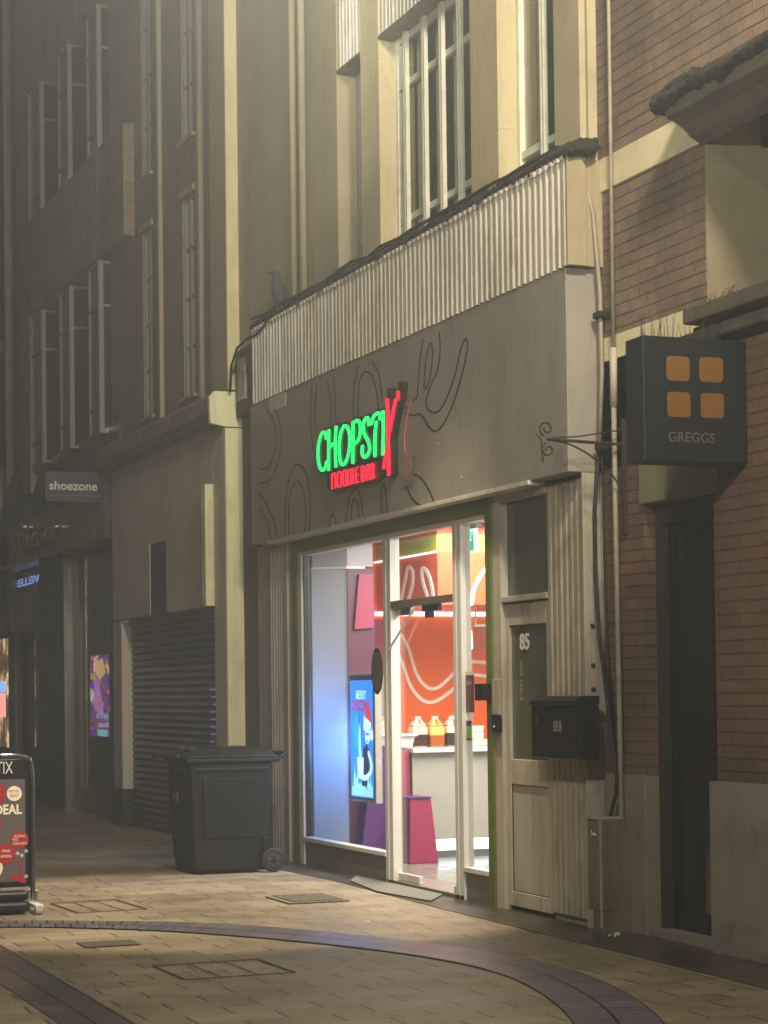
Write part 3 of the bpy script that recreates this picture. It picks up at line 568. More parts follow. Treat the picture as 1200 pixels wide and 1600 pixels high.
# screen in the window
t=thing('window_screen','bright blue upright screen reading MERRY CHRIZZMAS in the noodle shop window','screen',(-16.37,.3,.56))
MB().box(-16.68,-16.06,.30,.36,.56,1.66).build('housing','whitep',t,bevel=.004)
MB().box(-16.66,-16.08,.297,.2995,.59,1.64).build('bezel','black',t)
def em(n,h,s=1.0): return flat(n,h,.4,emit=s)
scr=em('screen_blue','#1f8fff',1.05); sc=MB().box(-16.64,-16.10,.2945,.2965,.60,1.60).build('display',scr,t)
ce=em('screen_pale_cyan','#a8ecff',1.1); mg=em('screen_magenta','#c02a80',.9); dk=em('screen_navy','#123a78',.35); rd=em('screen_red','#e8354a',.9); wh=em('screen_white','#d8fbff',1.1)
text('headline','MERRY',.105,(-16.50,.2935,1.44),'Y',ce,sc,.78,.0008,.002)
text('headline','CHRIZZMAS',.118,(-16.60,.2935,1.345),'Y',mg,sc,.66,.0008,.003)
MB().prism([(-16.62,.61),(-16.12,.61),(-16.12,.70),(-16.25,.67),(-16.38,.73),(-16.5,.70),(-16.62,.69)],'Y',.2938,.2944).build('snow_bank',ce,sc)
tr_=MB()
for x,z,h_ in ((-16.55,.70,.16),(-16.49,.70,.12),(-16.22,.68,.14),(-16.17,.68,.10)): tr_.prism([(x-.035,z),(x+.035,z),(x,z+h_)],'Y',.2932,.2937)
tr_.build('white_trees',ce,sc)
fig=MB(); fig.prism([(-16.38,.70),(-16.18,.70),(-16.20,.86),(-16.16,.98),(-16.24,1.06),(-16.34,1.02),(-16.36,.88)],'Y',.2933,.2937); fig.build('dark_jacket',dk,sc)
fw=MB(); fw.disc((-16.23,.2933,1.13),.062,'Y',.0006,20,1,1.15)
fw.ribbon([(-16.20,.98),(-16.14,.86),(-16.24,.78),(-16.36,.77)],.05,'Y',.2926,.2930); fw.ribbon([(-16.40,1.22),(-16.42,1.05),(-16.40,.95)],.032,'Y',.2926,.2930)
fw.prism([(-16.46,.76),(-16.34,.76),(-16.32,.94),(-16.48,.94)],'Y',.2924,.2928); fw.disc((-16.13,.2926,1.14),.04,'Y',.0006,16,1,1.3); fw.build('cartoon_figure',wh,sc)
MB().prism([(-16.32,1.17),(-16.15,1.19),(-16.12,1.26),(-16.16,1.33),(-16.25,1.35),(-16.31,1.28)],'Y',.2917,.2921).build('hat_brim',wh,sc)
MB().prism([(-16.28,1.29),(-16.14,1.24),(-16.12,1.14),(-16.105,1.22),(-16.13,1.33),(-16.2,1.38),(-16.27,1.36)],'Y',.291,.2915).build('red_hat',rd,sc)
fc=MB(); fc.box(-16.27,-16.24,.2917,.2921,1.13,1.155).box(-16.225,-16.195,.2917,.2921,1.13,1.155).box(-16.24,-16.215,.2917,.2921,1.075,1.09)
fc.ribbon([(-16.45,1.26),(-16.36,1.17)],.008,'Y',.2915,.2919).ribbon([(-16.44,1.28),(-16.35,1.18)],.008,'Y',.2915,.2919); fc.build('face_lines',dk,sc)
# decals and small items
st=thing('round_window_sticker','dark round sticker on the left shop window beside the door','sticker',(-15.25,.01,1.66))
MB().disc((-15.255,.012,1.665),.125,'Y',.004,32,1,1.5).build('backing','moss',st)
MB().disc((-15.255,.0085,1.665),.105,'Y',.002,32,1,1.5).build('print',dirty('sticker_print','#4d4238',.5,.5,30,grime='#8b7a5c',gamt=.7),st)
t=thing('opening_hours_sign','maroon opening HOURS notice on the narrow right shop window','notice',(-13.45,.01,1.5))
MB().box(-13.545,-13.35,.010,.016,1.345,1.635).build('panel',dirty('maroon_notice','#5b2a30',.4,.1,9),t)
MB().box(-13.545,-13.35,.008,.0095,1.61,1.635).build('top_strip','pale',t)
text('lettering','HOURS',.045,(-13.53,.0085,1.54),'Y','grey',t,1.0,.0006)
hl=MB()
for i in range(7): hl.box(-13.525,-13.525+random.uniform(.12,.16),.0085,.0095,1.50-i*.021,1.507-i*.021)
hl.build('text_lines','framed',t)
t=thing('hygiene_rating_sticker','small green and black sticker below the opening hours notice','sticker',(-13.46,.01,1.2))
MB().box(-13.54,-13.41,.010,.016,1.16,1.245).build('green_panel',flat('sticker_green','#6f9a3c',.4),t)
MB().box(-13.54,-13.41,.010,.016,1.246,1.285).build('black_band','black',t)
MB().box(-13.54,-13.41,.010,.016,1.145,1.159).build('lower_band','black',t)
t=thing('exit_sign','hanging green emergency exit sign with white arrow inside the right shop window','exit sign',(-13.92,.25,2.7))
MB().box(-14.00,-13.80,.24,.29,2.70,2.86).build('hanger','whitep',t)
MB().box(-14.01,-13.82,.245,.27,2.525,2.70).build('sign_box',em('exit_white','#d8fff0',1.0),t)
gs=MB().box(-13.99,-13.845,.242,.2445,2.54,2.685).build('sign_face',em('exit_green','#00a860',.9),t)
MB().box(-13.925,-13.905,.2395,.2415,2.56,2.63).prism([(-13.955,2.61),(-13.875,2.61),(-13.915,2.67)],'Y',.2390,.2394).build('arrow',wh,gs)
t=thing('key_safe','small black key safe box on the frame beside the white side door','key safe',(-13,-.06,1.5))
MB().box(-13.09,-12.94,-.10,-.036,1.43,1.55).build('safe_body','black',t,bevel=.008)
t=thing('door_entry_panel','weathered entry panel and buzzer beside the white side door','entry panel',(-12.85,-.04,1.4))
MB().box(-12.91,-12.80,-.045,-.022,1.30,1.575).build('plate','doorp',t,bevel=.003)
MB().box(-12.90,-12.80,-.06,-.022,1.215,1.335).build('buzzer','black',t,bevel=.004)
MB().disc((-12.85,-.062,1.25),.008,'Y',.006,10).build('button','pale',t)
# side door 85
D=part(MB().box(-12.93,-12.80,-.02,.08,.0,2.842).box(-12.80,-12.10,-.02,.08,2.10,2.14).box(-12.80,-12.10,-.018,.08,2.79,2.842),'side_door_frame','doorp',bevel=.004)
MB().box(-12.80,-12.10,.035,.043,2.14,2.79).build('transom_pane','dooglass',D)
D=MB().box(-12.795,-12.74,.01,.06,.03,2.09).box(-12.16,-12.105,.01,.06,.03,2.09).box(-12.74,-12.16,.01,.06,1.94,2.09).box(-12.74,-12.16,.01,.06,.86,1.03).box(-12.74,-12.16,.01,.06,.03,.13).box(-12.74,-12.16,.025,.06,.13,.86).build('side_door','doorp',B,bevel=.004,label='dirty white side door numbered 85')
MB().box(-12.74,-12.16,.03,.038,1.03,1.94).build('door_pane','dooglass',D)
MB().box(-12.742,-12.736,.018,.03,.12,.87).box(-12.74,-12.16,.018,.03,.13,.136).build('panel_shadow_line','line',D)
text('door_number','85',.15,(-12.60,.024,1.775),'Y','pale',D,1.05,.001,.004)
vt=text('vertical_lettering','INEZ LASHE',.052,(0,0,0),'Y','grey',None,1.0,.001)
vt.parent=D; vt.rotation_euler=(0,math.radians(90),0); vt.location=Vector((-12.60,.024,1.70))-ORG[D]
part(MB().box(-12.95,-12.1,.3,.4,0,2.95).box(-12.88,-12.1,.08,.3,-.05,.02),'stair_lobby_wall','night')
# rusty pier between the buildings
part(MB().box(XL,-18.3,.02,.3,0,4.6),'stained_corner_pier','rust')
part(MB().box(XL+.04,-18.05,-.05,.02,4.15,4.78),'dirty_wall_patch','rust')
part(MB().box(-18.62,-18.4,-.08,-.05,4.28,4.68),'wall_plate','ridge2',bevel=.004)
# hidden shell: sides and roof so light does not leak
part(MB().box(XL,-18.6,.5,6,0,ZT).box(XR-.1,XR,.5,6,0,ZT).box(XL,XR,5.9,6,0,ZT).box(XL,XR,.3,6,3.05,3.2),'shell_wall','night')
part(MB().box(-18.6,-17.99,.3,.4,0,3.05),'inner_lining','night')
mo=MB(); rough_strip(mo,-18.0,-11.40,-.14,.06,4.855,4.935,110,.045); rough_strip(mo,-11.8,-11.45,-.08,.08,4.9,4.97,16,.035); 
props(mo.build('gutter_moss','moss',None,smooth=True),'thick black line of moss and dirt along the top of the ridged cladding','moss')
t=thing('ledge_cables','pair of black cables running along the mossy top of the ridged cladding','cable',(-14.5,-.1,4.95))
for dy,dz,sd in ((-.12,4.95,1),(-.07,4.965,2)):
    R=random.Random(sd); MB().tube([(-18+i*.33,dy+R.uniform(-.012,.012),dz+R.uniform(-.015,.015)) for i in range(20)],.012,6).build('cable_run','cable',t,smooth=True)
# ---- illuminated sign
SG=thing('illuminated_sign','lit green and red CHOPSTIX NOODLE BAR sign with red chopsticks on the grey fascia','shop sign',(-15,-.12,3.1))
SX=1.9
bk=MB()
for k_,L_ in LETTERS.items():
    for s_ in L_: bk.ribbon(s_,.07,'Y',-.125,-.178,sx=SX)
for s_ in STICKS: bk.ribbon(s_,.047,'Y',-.126,-.172,sx=SX)
bk.ribbon([STICKS[0][0],(STICKS[0][0][0],STICKS[0][0][1]+.07)],.045,'Y',-.126,-.1715,sx=SX); bk.ribbon([STICKS[5][0],(STICKS[5][0][0]+.01,STICKS[5][0][1]+.06)],.045,'Y',-.126,-.1715,sx=SX)
bk.ribbon([(SMALL[0][1]+.02,(SMALL[0][3]+SMALL[0][4])/2),(SMALL[-1][2]-.02,(SMALL[-1][3]+SMALL[-1][4])/2)],.165,'Y',-.1255,-.172,sx=SX); bk.prism([(-15.98,3.35),(-14.62,3.34),(-14.62,3.6),(-15.98,3.58)],'Y',-.1262,-.165)
bk.build('backing_tray','signblack',SG)
for ch,L_ in LETTERS.items():
    mb=MB()
    for s_ in L_: mb.ribbon(s_,.026,'Y',-.182,-.190,sx=SX)
    mb.build('letter','green',SG)
mb=MB()
for s_ in STICKS[:5]: mb.ribbon(s_,.026,'Y',-.183,-.192,sx=SX)
mb.build('chopstick','red',SG)
mb=MB()
for s_ in STICKS[5:]: mb.ribbon(s_,.024,'Y',-.181,-.1895,sx=SX)
mb.build('chopstick','red',SG)
GL={'N':[[(0,0),(0,.85),(.2,1),(.8,1),(1,.85),(1,0)]],'O':[[(0,.15),(0,.85),(.2,1),(.8,1),(1,.85),(1,.15),(.8,0),(.2,0),(0,.15)]],'D':[[(0,0),(0,1),(.7,1),(1,.8),(1,.2),(.7,0),(0,0)]],'L':[[(0,1),(0,0),(1,0)]],'E':[[(1,1),(0,1),(0,0),(1,0)],[(0,.5),(.8,.5)]],
'B':[[(0,0),(0,1),(.8,1),(.95,.8),(.8,.52),(0,.5)],[(.8,.5),(1,.3),(.85,0),(0,0)]],'A':[[(0,0),(0,.8),(.25,1),(.75,1),(1,.8),(1,0)],[(0,.45),(1,.45)]],'R':[[(0,0),(0,1),(.75,1),(1,.8),(.8,.5),(0,.5)],[(.6,.5),(1,0)]]}
for ch,x0,x1,z0,z1 in SMALL:
    mb=MB()
    for s_ in GL[ch]: mb.ribbon([(x0+.012+(x1-x0-.024)*a,z0+(z1-z0)*b) for a,b in s_],.0115,'Y',-.178,-.185,sx=1.7,smooth=False)
    mb.build('letter','red',SG)
# ---------------------------------------------------------------- doormat, letter box, meter, pipes
t=thing('doormat','flat dark grey doormat lying outside the glass shop door','doormat',(-14.4,0,.01))
MB().prism([(-15.6,-.06),(-13.85,-.04),(-13.45,-.30),(-14.3,-.38),(-15.2,-.26)],'Z',.009,.016).build('mat_body','mat',t,bevel=.004)
t=thing('mailbox','black wall mailbox marked 85B beside the white side door','mailbox',(-11.7,-.1,1.05))
mb_=MB().box(-12.03,-11.34,-.17,-.03,1.06,1.40).build('box_body','black',t,bevel=.01)
MB().prism([(-.19,1.402),(-.02,1.402),(-.02,1.46),(-.15,1.455),(-.19,1.43)],'X',-12.02,-11.35).build('lid','black',t,bevel=.006)
text('lettering','85B',.098,(-11.70,-.1725,1.235),'Y','grey',t,.78,.001,.001)
MB().disc((-11.94,-.174,1.31),.03,'Y',.005,16).build('badge','hub',t)
t=thing('meter_box','tall olive grey utility cabinet standing on the paving against the brick wall','utility cabinet',(-11.3,0,0))
MB().box(-11.39,-11.20,-.10,.11,.14,.70).box(-11.31,-11.20,-.10,.11,0,.14).build('cabinet','meter',t,bevel=.006)
MB().box(-11.215,-11.20,-.108,-.10,.04,.70).build('corner_seam','ridge2',t)
MB().box(-11.33,-11.27,-.104,-.1,.60,.615).box(-11.33,-11.325,-.104,-.1,.60,.63).build('label_scratch','pale',t)
MB().box(-11.4,-11.25,-.11,.06,.701,.712).build('top_ledge','ridge2',t)
t=thing('conduit_pipe','long thin pale conduit running straight up the brick wall','pipe',(-11.29,.09,0))
MB().tube([(-11.26,.075,.1),(-11.27,.075,1.3),(-11.285,.075,2.5),(-11.29,.075,3.6)],.017,10).build('lower_pipe','pipe',t,smooth=True)
MB().tube([(-11.29,.08,3.6),(-11.295,.085,5.2),(-11.30,.085,9)],.013,8).build('upper_pipe','pipe',t,smooth=True)
MB().tube([(-11.29,.078,3.25),(-11.29,.078,3.62)],.024,10).build('coupling','doorp',t,smooth=True)
t=thing('corner_pipe','pale pipe bending down beside the end of the ridged cladding','pipe',(-11.45,.08,3))
MB().tube([(-11.75,-.05,4.90),(-11.62,-.04,4.89),(-11.53,.0,4.80),(-11.48,.05,4.5),(-11.44,.07,4.0),(-11.43,.07,3.5),(-11.47,.065,3.0)],.015,8).build('pipe_run','pipe',t,smooth=True)
for z in (3.83,3.0): MB().box(-11.49,-11.39,.04,.115,z,z+.04).build('clip','cable',t,bevel=.004)
t=thing('hanging_cable','black cable sagging from the corner pipe down to the utility cabinet','cable',(-11.45,.05,1))
MB().tube([(-11.47,.06,3.0),(-11.51,.045,2.62),(-11.50,.04,2.21),(-11.465,.045,1.81),(-11.40,.05,1.49),(-11.33,.05,1.21),(-11.27,.05,.95),(-11.27,.04,.85),(-11.33,.03,.71)],.013,8).build('cable_run','cable',t,smooth=True)
MB().tube([(-11.45,.07,3.0),(-11.455,.08,2.3),(-11.43,.085,1.7),(-11.37,.08,1.3)],.007,6).build('thin_cable','cable',t,smooth=True)
for z in (1.9,1.65,1.5): MB().disc((-11.53,.03,z),.012,'Y',.02,8).build('clip','cable',t)
t=thing('looped_cable','black cable looping over the cream corner cap from the fascia top','cable',(-18.4,-.12,4.7))
MB().tube([(-17.3,-.14,4.93),(-17.62,-.14,4.82),(-17.87,-.13,4.79),(-18.16,-.13,4.80),(-18.46,-.13,4.76),(-18.63,-.13,4.63),(-18.73,-.12,4.39)],.013,8).build('cable_run','cable',t,smooth=True)
MB().tube([(-18.6,-.12,4.55),(-18.5,-.12,4.7),(-18.35,-.12,4.73),(-18.24,-.12,4.66),(-18.22,-.1,4.5)],.010,8).build('cable_loop','cable',t,smooth=True)
# iron bracket
t=thing('sign_bracket','wrought iron scroll bracket sticking out from the brick wall','bracket',(-11.24,.1,2.9)); X0=-11.22
MB().box(X0-.012,X0+.012,.09,.118,2.45,3.17).build('wall_bar','iron',t)
MB().tube([(X0,.09,3.01),(X0,-.42,3.025)],.010,8).build('arm','iron',t)
MB().tube([(X0,.09,3.10),(X0,-.2,3.05),(X0,-.42,3.03)],.005,6).build('upper_rod','iron',t)
MB().tube(crom([(X0,-.40,3.02),(X0,-.27,3.0),(X0,-.12,2.93),(X0,.02,2.82),(X0,.09,2.72)],5),.006,6).build('lower_curve','iron',t)
def spiral(c,r,a0,turn,n=26): return [(X0,c[0]+r*(1-i/n*.75)*math.cos(a0+turn*i/n),c[1]+r*(1-i/n*.75)*math.sin(a0+turn*i/n)) for i in range(n+1)]
MB().tube(spiral((-.425,3.09),.05,-math.pi*.6,-math.pi*2.6),.006,6).build('scroll','iron',t)
MB().tube(spiral((-.415,2.96),.045,math.pi*.6,math.pi*2.6),.006,6).build('scroll','iron',t)
MB().tube([(X0,-.49,3.05),(X0,-.46,3.02),(X0,-.455,2.93),(X0,-.45,2.88)],.005,6).build('hook','iron',t)
# ---------------------------------------------------------------- bakery building on the right
G=thing('bakery_building','orange brown brick building with pale stone bands and a dark doorway','building',(-9,.3,0))
def gp(mb,name,m,**k): return mb.build(name,m,G,**k)
gp(MB().box(-11.6,-11.01,.12,.5,.97,3.56).box(-11.6,-10.22,.12,.5,2.88,3.56).box(-10.18,-4,.12,.5,.97,2.88).box(-10.22,-4,.12,.5,2.88,3.5),'lower_wall','brickg')
gp(MB().box(-11.6,-10.22,.12,.5,3.71,4.64).box(-11.6,-4,.12,.5,4.85,14),'upper_wall','brickr')
gp(MB().box(-11.6,-10.22,.11,.5,3.56,3.71),'stone_band','stone',bevel=.004)
gp(MB().box(-11.6,-10.22,.11,.5,4.64,4.85),'stone_band','stone',bevel=.004)
gp(MB().box(-11.6,-11.01,.10,.5,0,.97).box(-10.18,-4,.06,.5,0,.97),'plinth','plinth',bevel=.006)
gp(MB().box(-11.03,-10.1,.10,.5,2.62,2.878),'door_lintel','lintel',bevel=.006)
gp(MB().box(-11.01,-10.93,.2,.5,0,2.62).box(-10.26,-10.18,.2,.5,0,2.62).box(-10.93,-10.26,.2,.5,2.5,2.62),'doorway_lining','night')
d=MB().box(-10.93,-10.87,.24,.29,.03,2.5).box(-10.32,-10.26,.24,.29,.03,2.5).box(-10.87,-10.32,.24,.29,2.42,2.5).box(-10.87,-10.32,.24,.29,.03,.16).box(-10.87,-10.32,.24,.29,.95,1.03).build('door','black',G,bevel=.004)
MB().box(-10.87,-10.32,.26,.268,.16,2.42).build('door_pane','doordark',d)
gp(MB().box(-11.01,-10.18,.12,.5,-.02,.05),'doorstep','plinth')
gp(MB().box(-12,-4,1.6,1.7,0,3).box(-11.0,-10.2,.5,1.6,2.64,2.7).box(-11.02,-11.0,.5,1.6,0,2.64),'shop_back_wall','night')
gp(MB().box(-10.9,-10.7,1.1,1.2,1.2,1.75).box(-10.86,-10.4,.9,1.3,.05,.9),'dim_furniture','plinth')
# recessed upper opening with sill and cornice
gp(MB().box(-10.22,-4,1.2,1.3,3.5,4.85),'recess_back','render2')
gp(MB().box(-10.26,-10.218,.125,1.2,3.64,4.64),'recess_reveal','render2')
gp(MB().box(-10.12,-4,-.10,1.2,3.55,3.64),'sill_ledge','corn2',bevel=.012)
gp(MB().box(-10.18,-4,.0,.12,3.46,3.55),'sill_moulding','corn2',bevel=.012)
c=MB().prism([(.12,4.62),(.04,4.66),(-.02,4.72),(-.12,4.76),(-.13,4.83),(-.02,4.87),(.12,4.92)],'X',-10.24,-4)
gp(c,'cornice','corn2',bevel=.008)
gp(MB().box(-11.6,-10.26,.5,6,0,14).box(-10.26,-4,1.3,6,0,14).box(-10.26,-4,.5,1.3,4.86,14).box(-10.26,-4,.5,1.3,3.2,3.5),'building_core','night')
mo=MB(); rough_strip(mo,-10.34,-9.0,-.17,.1,4.80,4.93,60,.035); rough_strip(mo,-10.26,-10.0,-.12,.1,4.88,4.99,14,.04)
props(mo.build('cornice_moss','moss',None,smooth=True),'dark clump of moss and dirt on the end of the bakery cornice','moss')
def weeds(name,x0,x1,y,z0,n,h,label,spread=.02):
    mb=MB(); R=random.Random(name+str(x0))
    for i in range(n):
        x=R.uniform(x0,x1); hh=h*R.uniform(.35,1); yy=y+R.uniform(-.03,.03)
        mb.tube([(x,yy,z0),(x+R.uniform(-1,1)*spread,yy+R.uniform(-.01,.01),z0+hh*.5),(x+R.uniform(-1,1)*spread*2,yy+R.uniform(-.02,.02),z0+hh)],[.0025,.002,.001],4)
    props(mb.build(name,'weeds'),label,'weeds')
weeds('weeds',-10.2,-9.85,.1,3.64,40,.12,'tangle of dry weeds growing on the bakery window ledge',.05)
# bakery hanging sign with spikes
t=thing('hanging_sign','square charcoal GREGGS sign with four orange squares projecting from the brick wall','hanging sign',(-9.9,-.2,3.1))
MB().box(-10.0,-9.8,-.53,.12,2.735,3.42).build('sign_box','charcoal',t,bevel=.008)
for a,b in (((-.386,3.178),(-.243,3.313)),((-.181,3.180),(-.033,3.317)),((-.384,2.980),(-.241,3.117)),((-.176,2.982),(-.030,3.119))):
    (y0,z0),(y1,z1)=a,b; r=.022; poly=[]
    for cx,cz,a0 in ((y1-r,z1-r,0),(y0+r,z1-r,90),(y0+r,z0+r,180),(y1-r,z0+r,270)):
        for q in range(5): an=math.radians(a0+22.5*q); poly.append((cx+r*math.cos(an),cz+r*math.sin(an)))
    MB().prism(poly,'X',-9.799,-9.795).build('orange_square','amber',t)
text('lettering','GREGGS',.078,(-9.797,-.383,2.845),'X','dimgrey',t,1.0,.001,0)
sp=MB(); R=random.Random(5)
for i in range(46):
    y=R.uniform(-.5,.1); x=R.uniform(-9.97,-9.83); h=R.uniform(.06,.16); sp.tube([(x,y,3.42),(x+R.uniform(-.03,.03),y+R.uniform(-.03,.03),3.42+h)],[.0022,.001],4)
sp.build('bird_spikes','iron',t)
# ---------------------------------------------------------------- white fronted building (shuttered)
Wb=thing('shuttered_shop_building','off white panelled shop with dark roller shutter under brown brick upper floors','building',(-21,0,0))
def wp(mb,name,m,**k): return mb.build(name,m,Wb,**k)
wp(MB().box(-23.35,-21.66,-.15,.3,2.36,4.12).box(-21.0,-19.22,-.15,.3,2.36,4.12),'front_panel','whitep',bevel=.005)
wp(MB().box(-21.66,-21.0,-.15,.3,3.13,4.12),'front_panel','whitep',bevel=.005)
wp(MB().box(-21.655,-21.005,-.142,.0,2.3,3.128),'dark_slot','slot')
wp(MB().box(-19.22,-18.85,-.15,.3,0,4.12),'corner_pillar','whitep',bevel=.005)
wp(MB().box(-18.848,-18.80,-.15,.1,0,4.05),'cream_return','creamp',bevel=.004)
wp(MB().box(-19.36,-19.22,-.235,-.149,2.36,3.55),'cream_edge_strip','creamp')
wp(MB().box(-23.35,-22.95,-.15,.3,.42,2.34),'corner_pillar','whitep',bevel=.005)
wp(MB().box(-23.37,-22.93,-.17,.3,0,.42),'dark_plinth','slot',bevel=.01); wp(MB().box(-19.3,-18.79,-.16,.12,0,.38),'dark_plinth','slot',bevel=.01)
wp(MB().prism([(-.15,4.1),(-.24,4.12),(-.30,4.2),(-.30,4.34),(-.24,4.4),(.1,4.44),(.1,4.1)],'X',-23.4,-18.86),'cornice','cornice',bevel=.006)
wp(MB().prism([(-.15,4.06),(-.30,4.09),(-.31,4.34),(-.26,4.40),(.02,4.40),(.02,4.06)],'X',-18.858,-18.79),'cream_cap','creamp',bevel=.004)
sh=MB(); z=.02; n=31; ph=(2.33-.02)/n
for i in range(n):
    z0=.02+i*ph; sh.prism([(.0,z0+.004),(-.03,z0+ph*.28),(-.034,z0+ph*.6),(-.008,z0+ph-.002),(.01,z0+ph-.002),(.01,z0+.004)],'X',-22.95,-19.3)
S_=wp(sh,'roller_shutter','shutter')
pf=MB()
for i in range(10,24):
    z0=.02+i*ph+ph*.45; 
    for j in range(64):
        x=-22.8+j*.053; pf.box(x,x+.028,-.0375,-.0335,z0-.01,z0+.01)
pf.build('perforation_glints','slatdot',S_)  # pale dots paint the reflections within the shutter holes
se=MB()
for i in list(range(2,11))+list(range(24,31)):
    z0=.02+i*ph+ph*.62; se.box(-22.94,-19.31,-.0365,-.033,z0,z0+.006)
se.build('slat_highlights','ridge2',S_)  # pale strips painted as highlights along the slat lips
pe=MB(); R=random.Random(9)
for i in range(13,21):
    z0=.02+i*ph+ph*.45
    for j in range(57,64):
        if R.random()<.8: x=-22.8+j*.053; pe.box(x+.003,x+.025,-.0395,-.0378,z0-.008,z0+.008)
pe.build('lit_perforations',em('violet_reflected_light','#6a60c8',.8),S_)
wp(MB().box(-22.95,-19.3,-.06,.02,2.30,2.36),'shutter_housing','framed')
# brick floors above
ub=MB(); WX=[(-20.75,-20.3),(-22.4,-21.97)]
ub.box(-23.93,-22.4,.0,.4,4.42,14).box(-21.97,-20.75,0,.4,4.42,14).box(-20.3,-18.82,0,.4,4.42,14)
for a,b in WX: ub.box(a,b,0,.4,6.7,7.3).box(a,b,0,.4,4.42,4.6).box(a,b,0,.4,9.6,14)
wp(ub,'brick_wall','brickl')
for q_ in ((6.75,8.05),(9.85,14)): wp(MB().box(-23.965,-22.75,-.13,-.001,*q_),'spandrel_return','brickl')
wp(MB().box(-19.35,-18.82,-.12,.0,4.42,13.8),'pilaster','rust' if False else 'wallb',bevel=.006)
wp(MB().box(-18.82,-18.795,-.12,.0,4.42,13.8),'pilaster_return','cream')  # lamp-lit side coloured lighter than the pilaster front
wp(MB().box(-20.06,-19.96,-.05,0,4.5,13.8),'moulding','wallb',bevel=.01)
wp(MB().box(-21.62,-21.53,-.05,0,4.5,13.8),'moulding','wallb',bevel=.01)
for a,b in WX:
    for z0,z1 in ((4.6,6.7),(7.3,9.6)):
        w=MB().box(a,a+.04,.02,.07,z0,z1).box(b-.04,b,.02,.07,z0,z1)
        for k_ in range(5): zz=z0+(z1-z0-.04)*k_/4; w.box(a+.04,b-.04,.025,.065,zz,zz+.03)
        w.box((a+b)/2-.012,(a+b)/2+.012,.018,.068,z0,z1)
        wf=w.build('window','winf2',Wb); MB().box(a,b,.05,.056,z0,z1).build('pane','darkglass',wf); MB().box(a,b,.2,.22,z0,z1).build('dark_room','night',wf)
        MB().box(a-.08,b+.08,-.05,.06,z0-.04,z0).build('sill','wallb',wf,bevel=.006)
        MB().box(a-.06,b+.06,-.035,.0,z1,z1+.07).build('head_moulding','wallb',wf,bevel=.01)
wp(MB().box(-23.93,-18.85,.4,6,0,14),'building_core','night')
# ---------------------------------------------------------------- shoe shop building
Z=thing('shoe_shop_building','brown building with big metal framed windows above a shoe shop','building',(-27.5,.2,0))
def zp(mb,name,m,**k): return mb.build(name,m,Z,**k)
zw=MB().box(-30.75,-28.6,.1,.5,3.9,14).box(-28.6,-23.97,-.135,.5,6.75,8.05).box(-28.6,-23.97,-.135,.5,9.85,14).box(-28.6,-23.93,.1,.5,3.9,4.62).box(-28.6,-28.05,-.135,.5,4.3,6.75).box(-28.6,-28.05,-.135,.5,8.05,9.85)
zp(zw,'wall',dirty('brown_stone_front','#8d7c64',.8,.2,2,grime='#4a3e2c',gamt=.5,bump=.2,streak=.3),bevel=.006)
zp(MB().box(-28.6,-23.93,.16,.2,4.62,6.75).box(-28.6,-23.93,.16,.2,8.05,9.85),'window_back','night')
for z0,z1,zt,zb in ((4.64,6.72,6.16,4.95),(8.07,9.82,9.28,8.3)):
    for xb,wd in ((-27.28,.72),(-25.58,.62),(-23.99,.58)):
        w=MB(); a_=xb-wd
        w.box(xb-.05,xb,-.13,-.07,z0,z1).box(a_,a_+.03,-.12,-.08,z0,z1).box(xb-.03,xb,.11,.155,z0,z1)
        for z in (z0,zt,zb,z1-.04):
            w.box(a_+.03,xb-.05,-.12,-.08,z,z+.035); 
        for z in (z0,zt,z1-.04): w.box(xb-.03,xb,-.07,.11,z,z+.035)
        wf=zp(w,'bay_window','winf2'); MB().box(a_+.03,xb-.05,-.105,-.099,z0,z1).box(xb-.02,xb-.014,-.07,.11,z0,z1).build('pane','darkglass',wf)
        MB().box(a_,xb-.03,-.06,.15,z0+.04,z1-.04).build('dark_room','night',wf)
zp(MB().tube([(-30.25,.02,3.9),(-30.25,.02,13)],.07,10),'downpipe','ridge2',smooth=True)
zp(MB().prism([(-.2,3.90),(.1,3.90),(.1,4.72),(.0,4.72)],'X',-30.2,-23.42),'sloping_canopy','navy')
zp(MB().box(-29.2,-23.42,-.22,.1,3.38,3.90),'fascia_box',dirty('dull_silver_fascia','#8d867c',.3,.25,3,grime='#55504a',gamt=.5,bump=.1,metal=.3))
zp(MB().box(-23.419,-23.40,-.235,.1,3.34,4.3),'fascia_end','navy')
text('fascia_lettering','shoezone',.62,(-28.2,-.26,3.48),'Y','silver',Z,1.0,.02,.004)
zp(MB().box(-30.2,-23.42,-.235,.1,3.33,3.379),'fascia_trim','silver')
zp(MB().box(-28.1,-26.5,-.02,.3,0,3.33),'dark_pillar','black',bevel=.01)
zp(MB().box(-26.47,-26.40,-.05,.1,0,3.3),'bright_edge_post','silver')
for q_ in ((-26.0,-24.25,.10,.108,.3,3.33),(-30.3,-28.1,.10,.108,.2,3.33)): zp(MB().box(*q_),'shop_pane','darkglass')
for q_ in ((-26.4,-26.0,.06,.2,0,3.33),(-24.3,-24.2,.06,.2,0,3.33),(-26.0,-24.3,.06,.2,0,.3),(-30.6,-30.3,.0,.3,0,3.9)): zp(MB().box(*q_),'shop_frame','framed')
zp(MB().box(-30.75,-23.4,.8,.9,0,3.9).box(-30.75,-23.4,.1,.9,3.3,3.36),'shop_back','night')
zp(MB().box(-30.75,-23.4,.9,6,0,14).box(-24.3,-23.4,.3,.9,0,3.3).box(-30.75,-23.93,.5,.9,3.9,14),'building_core','night')
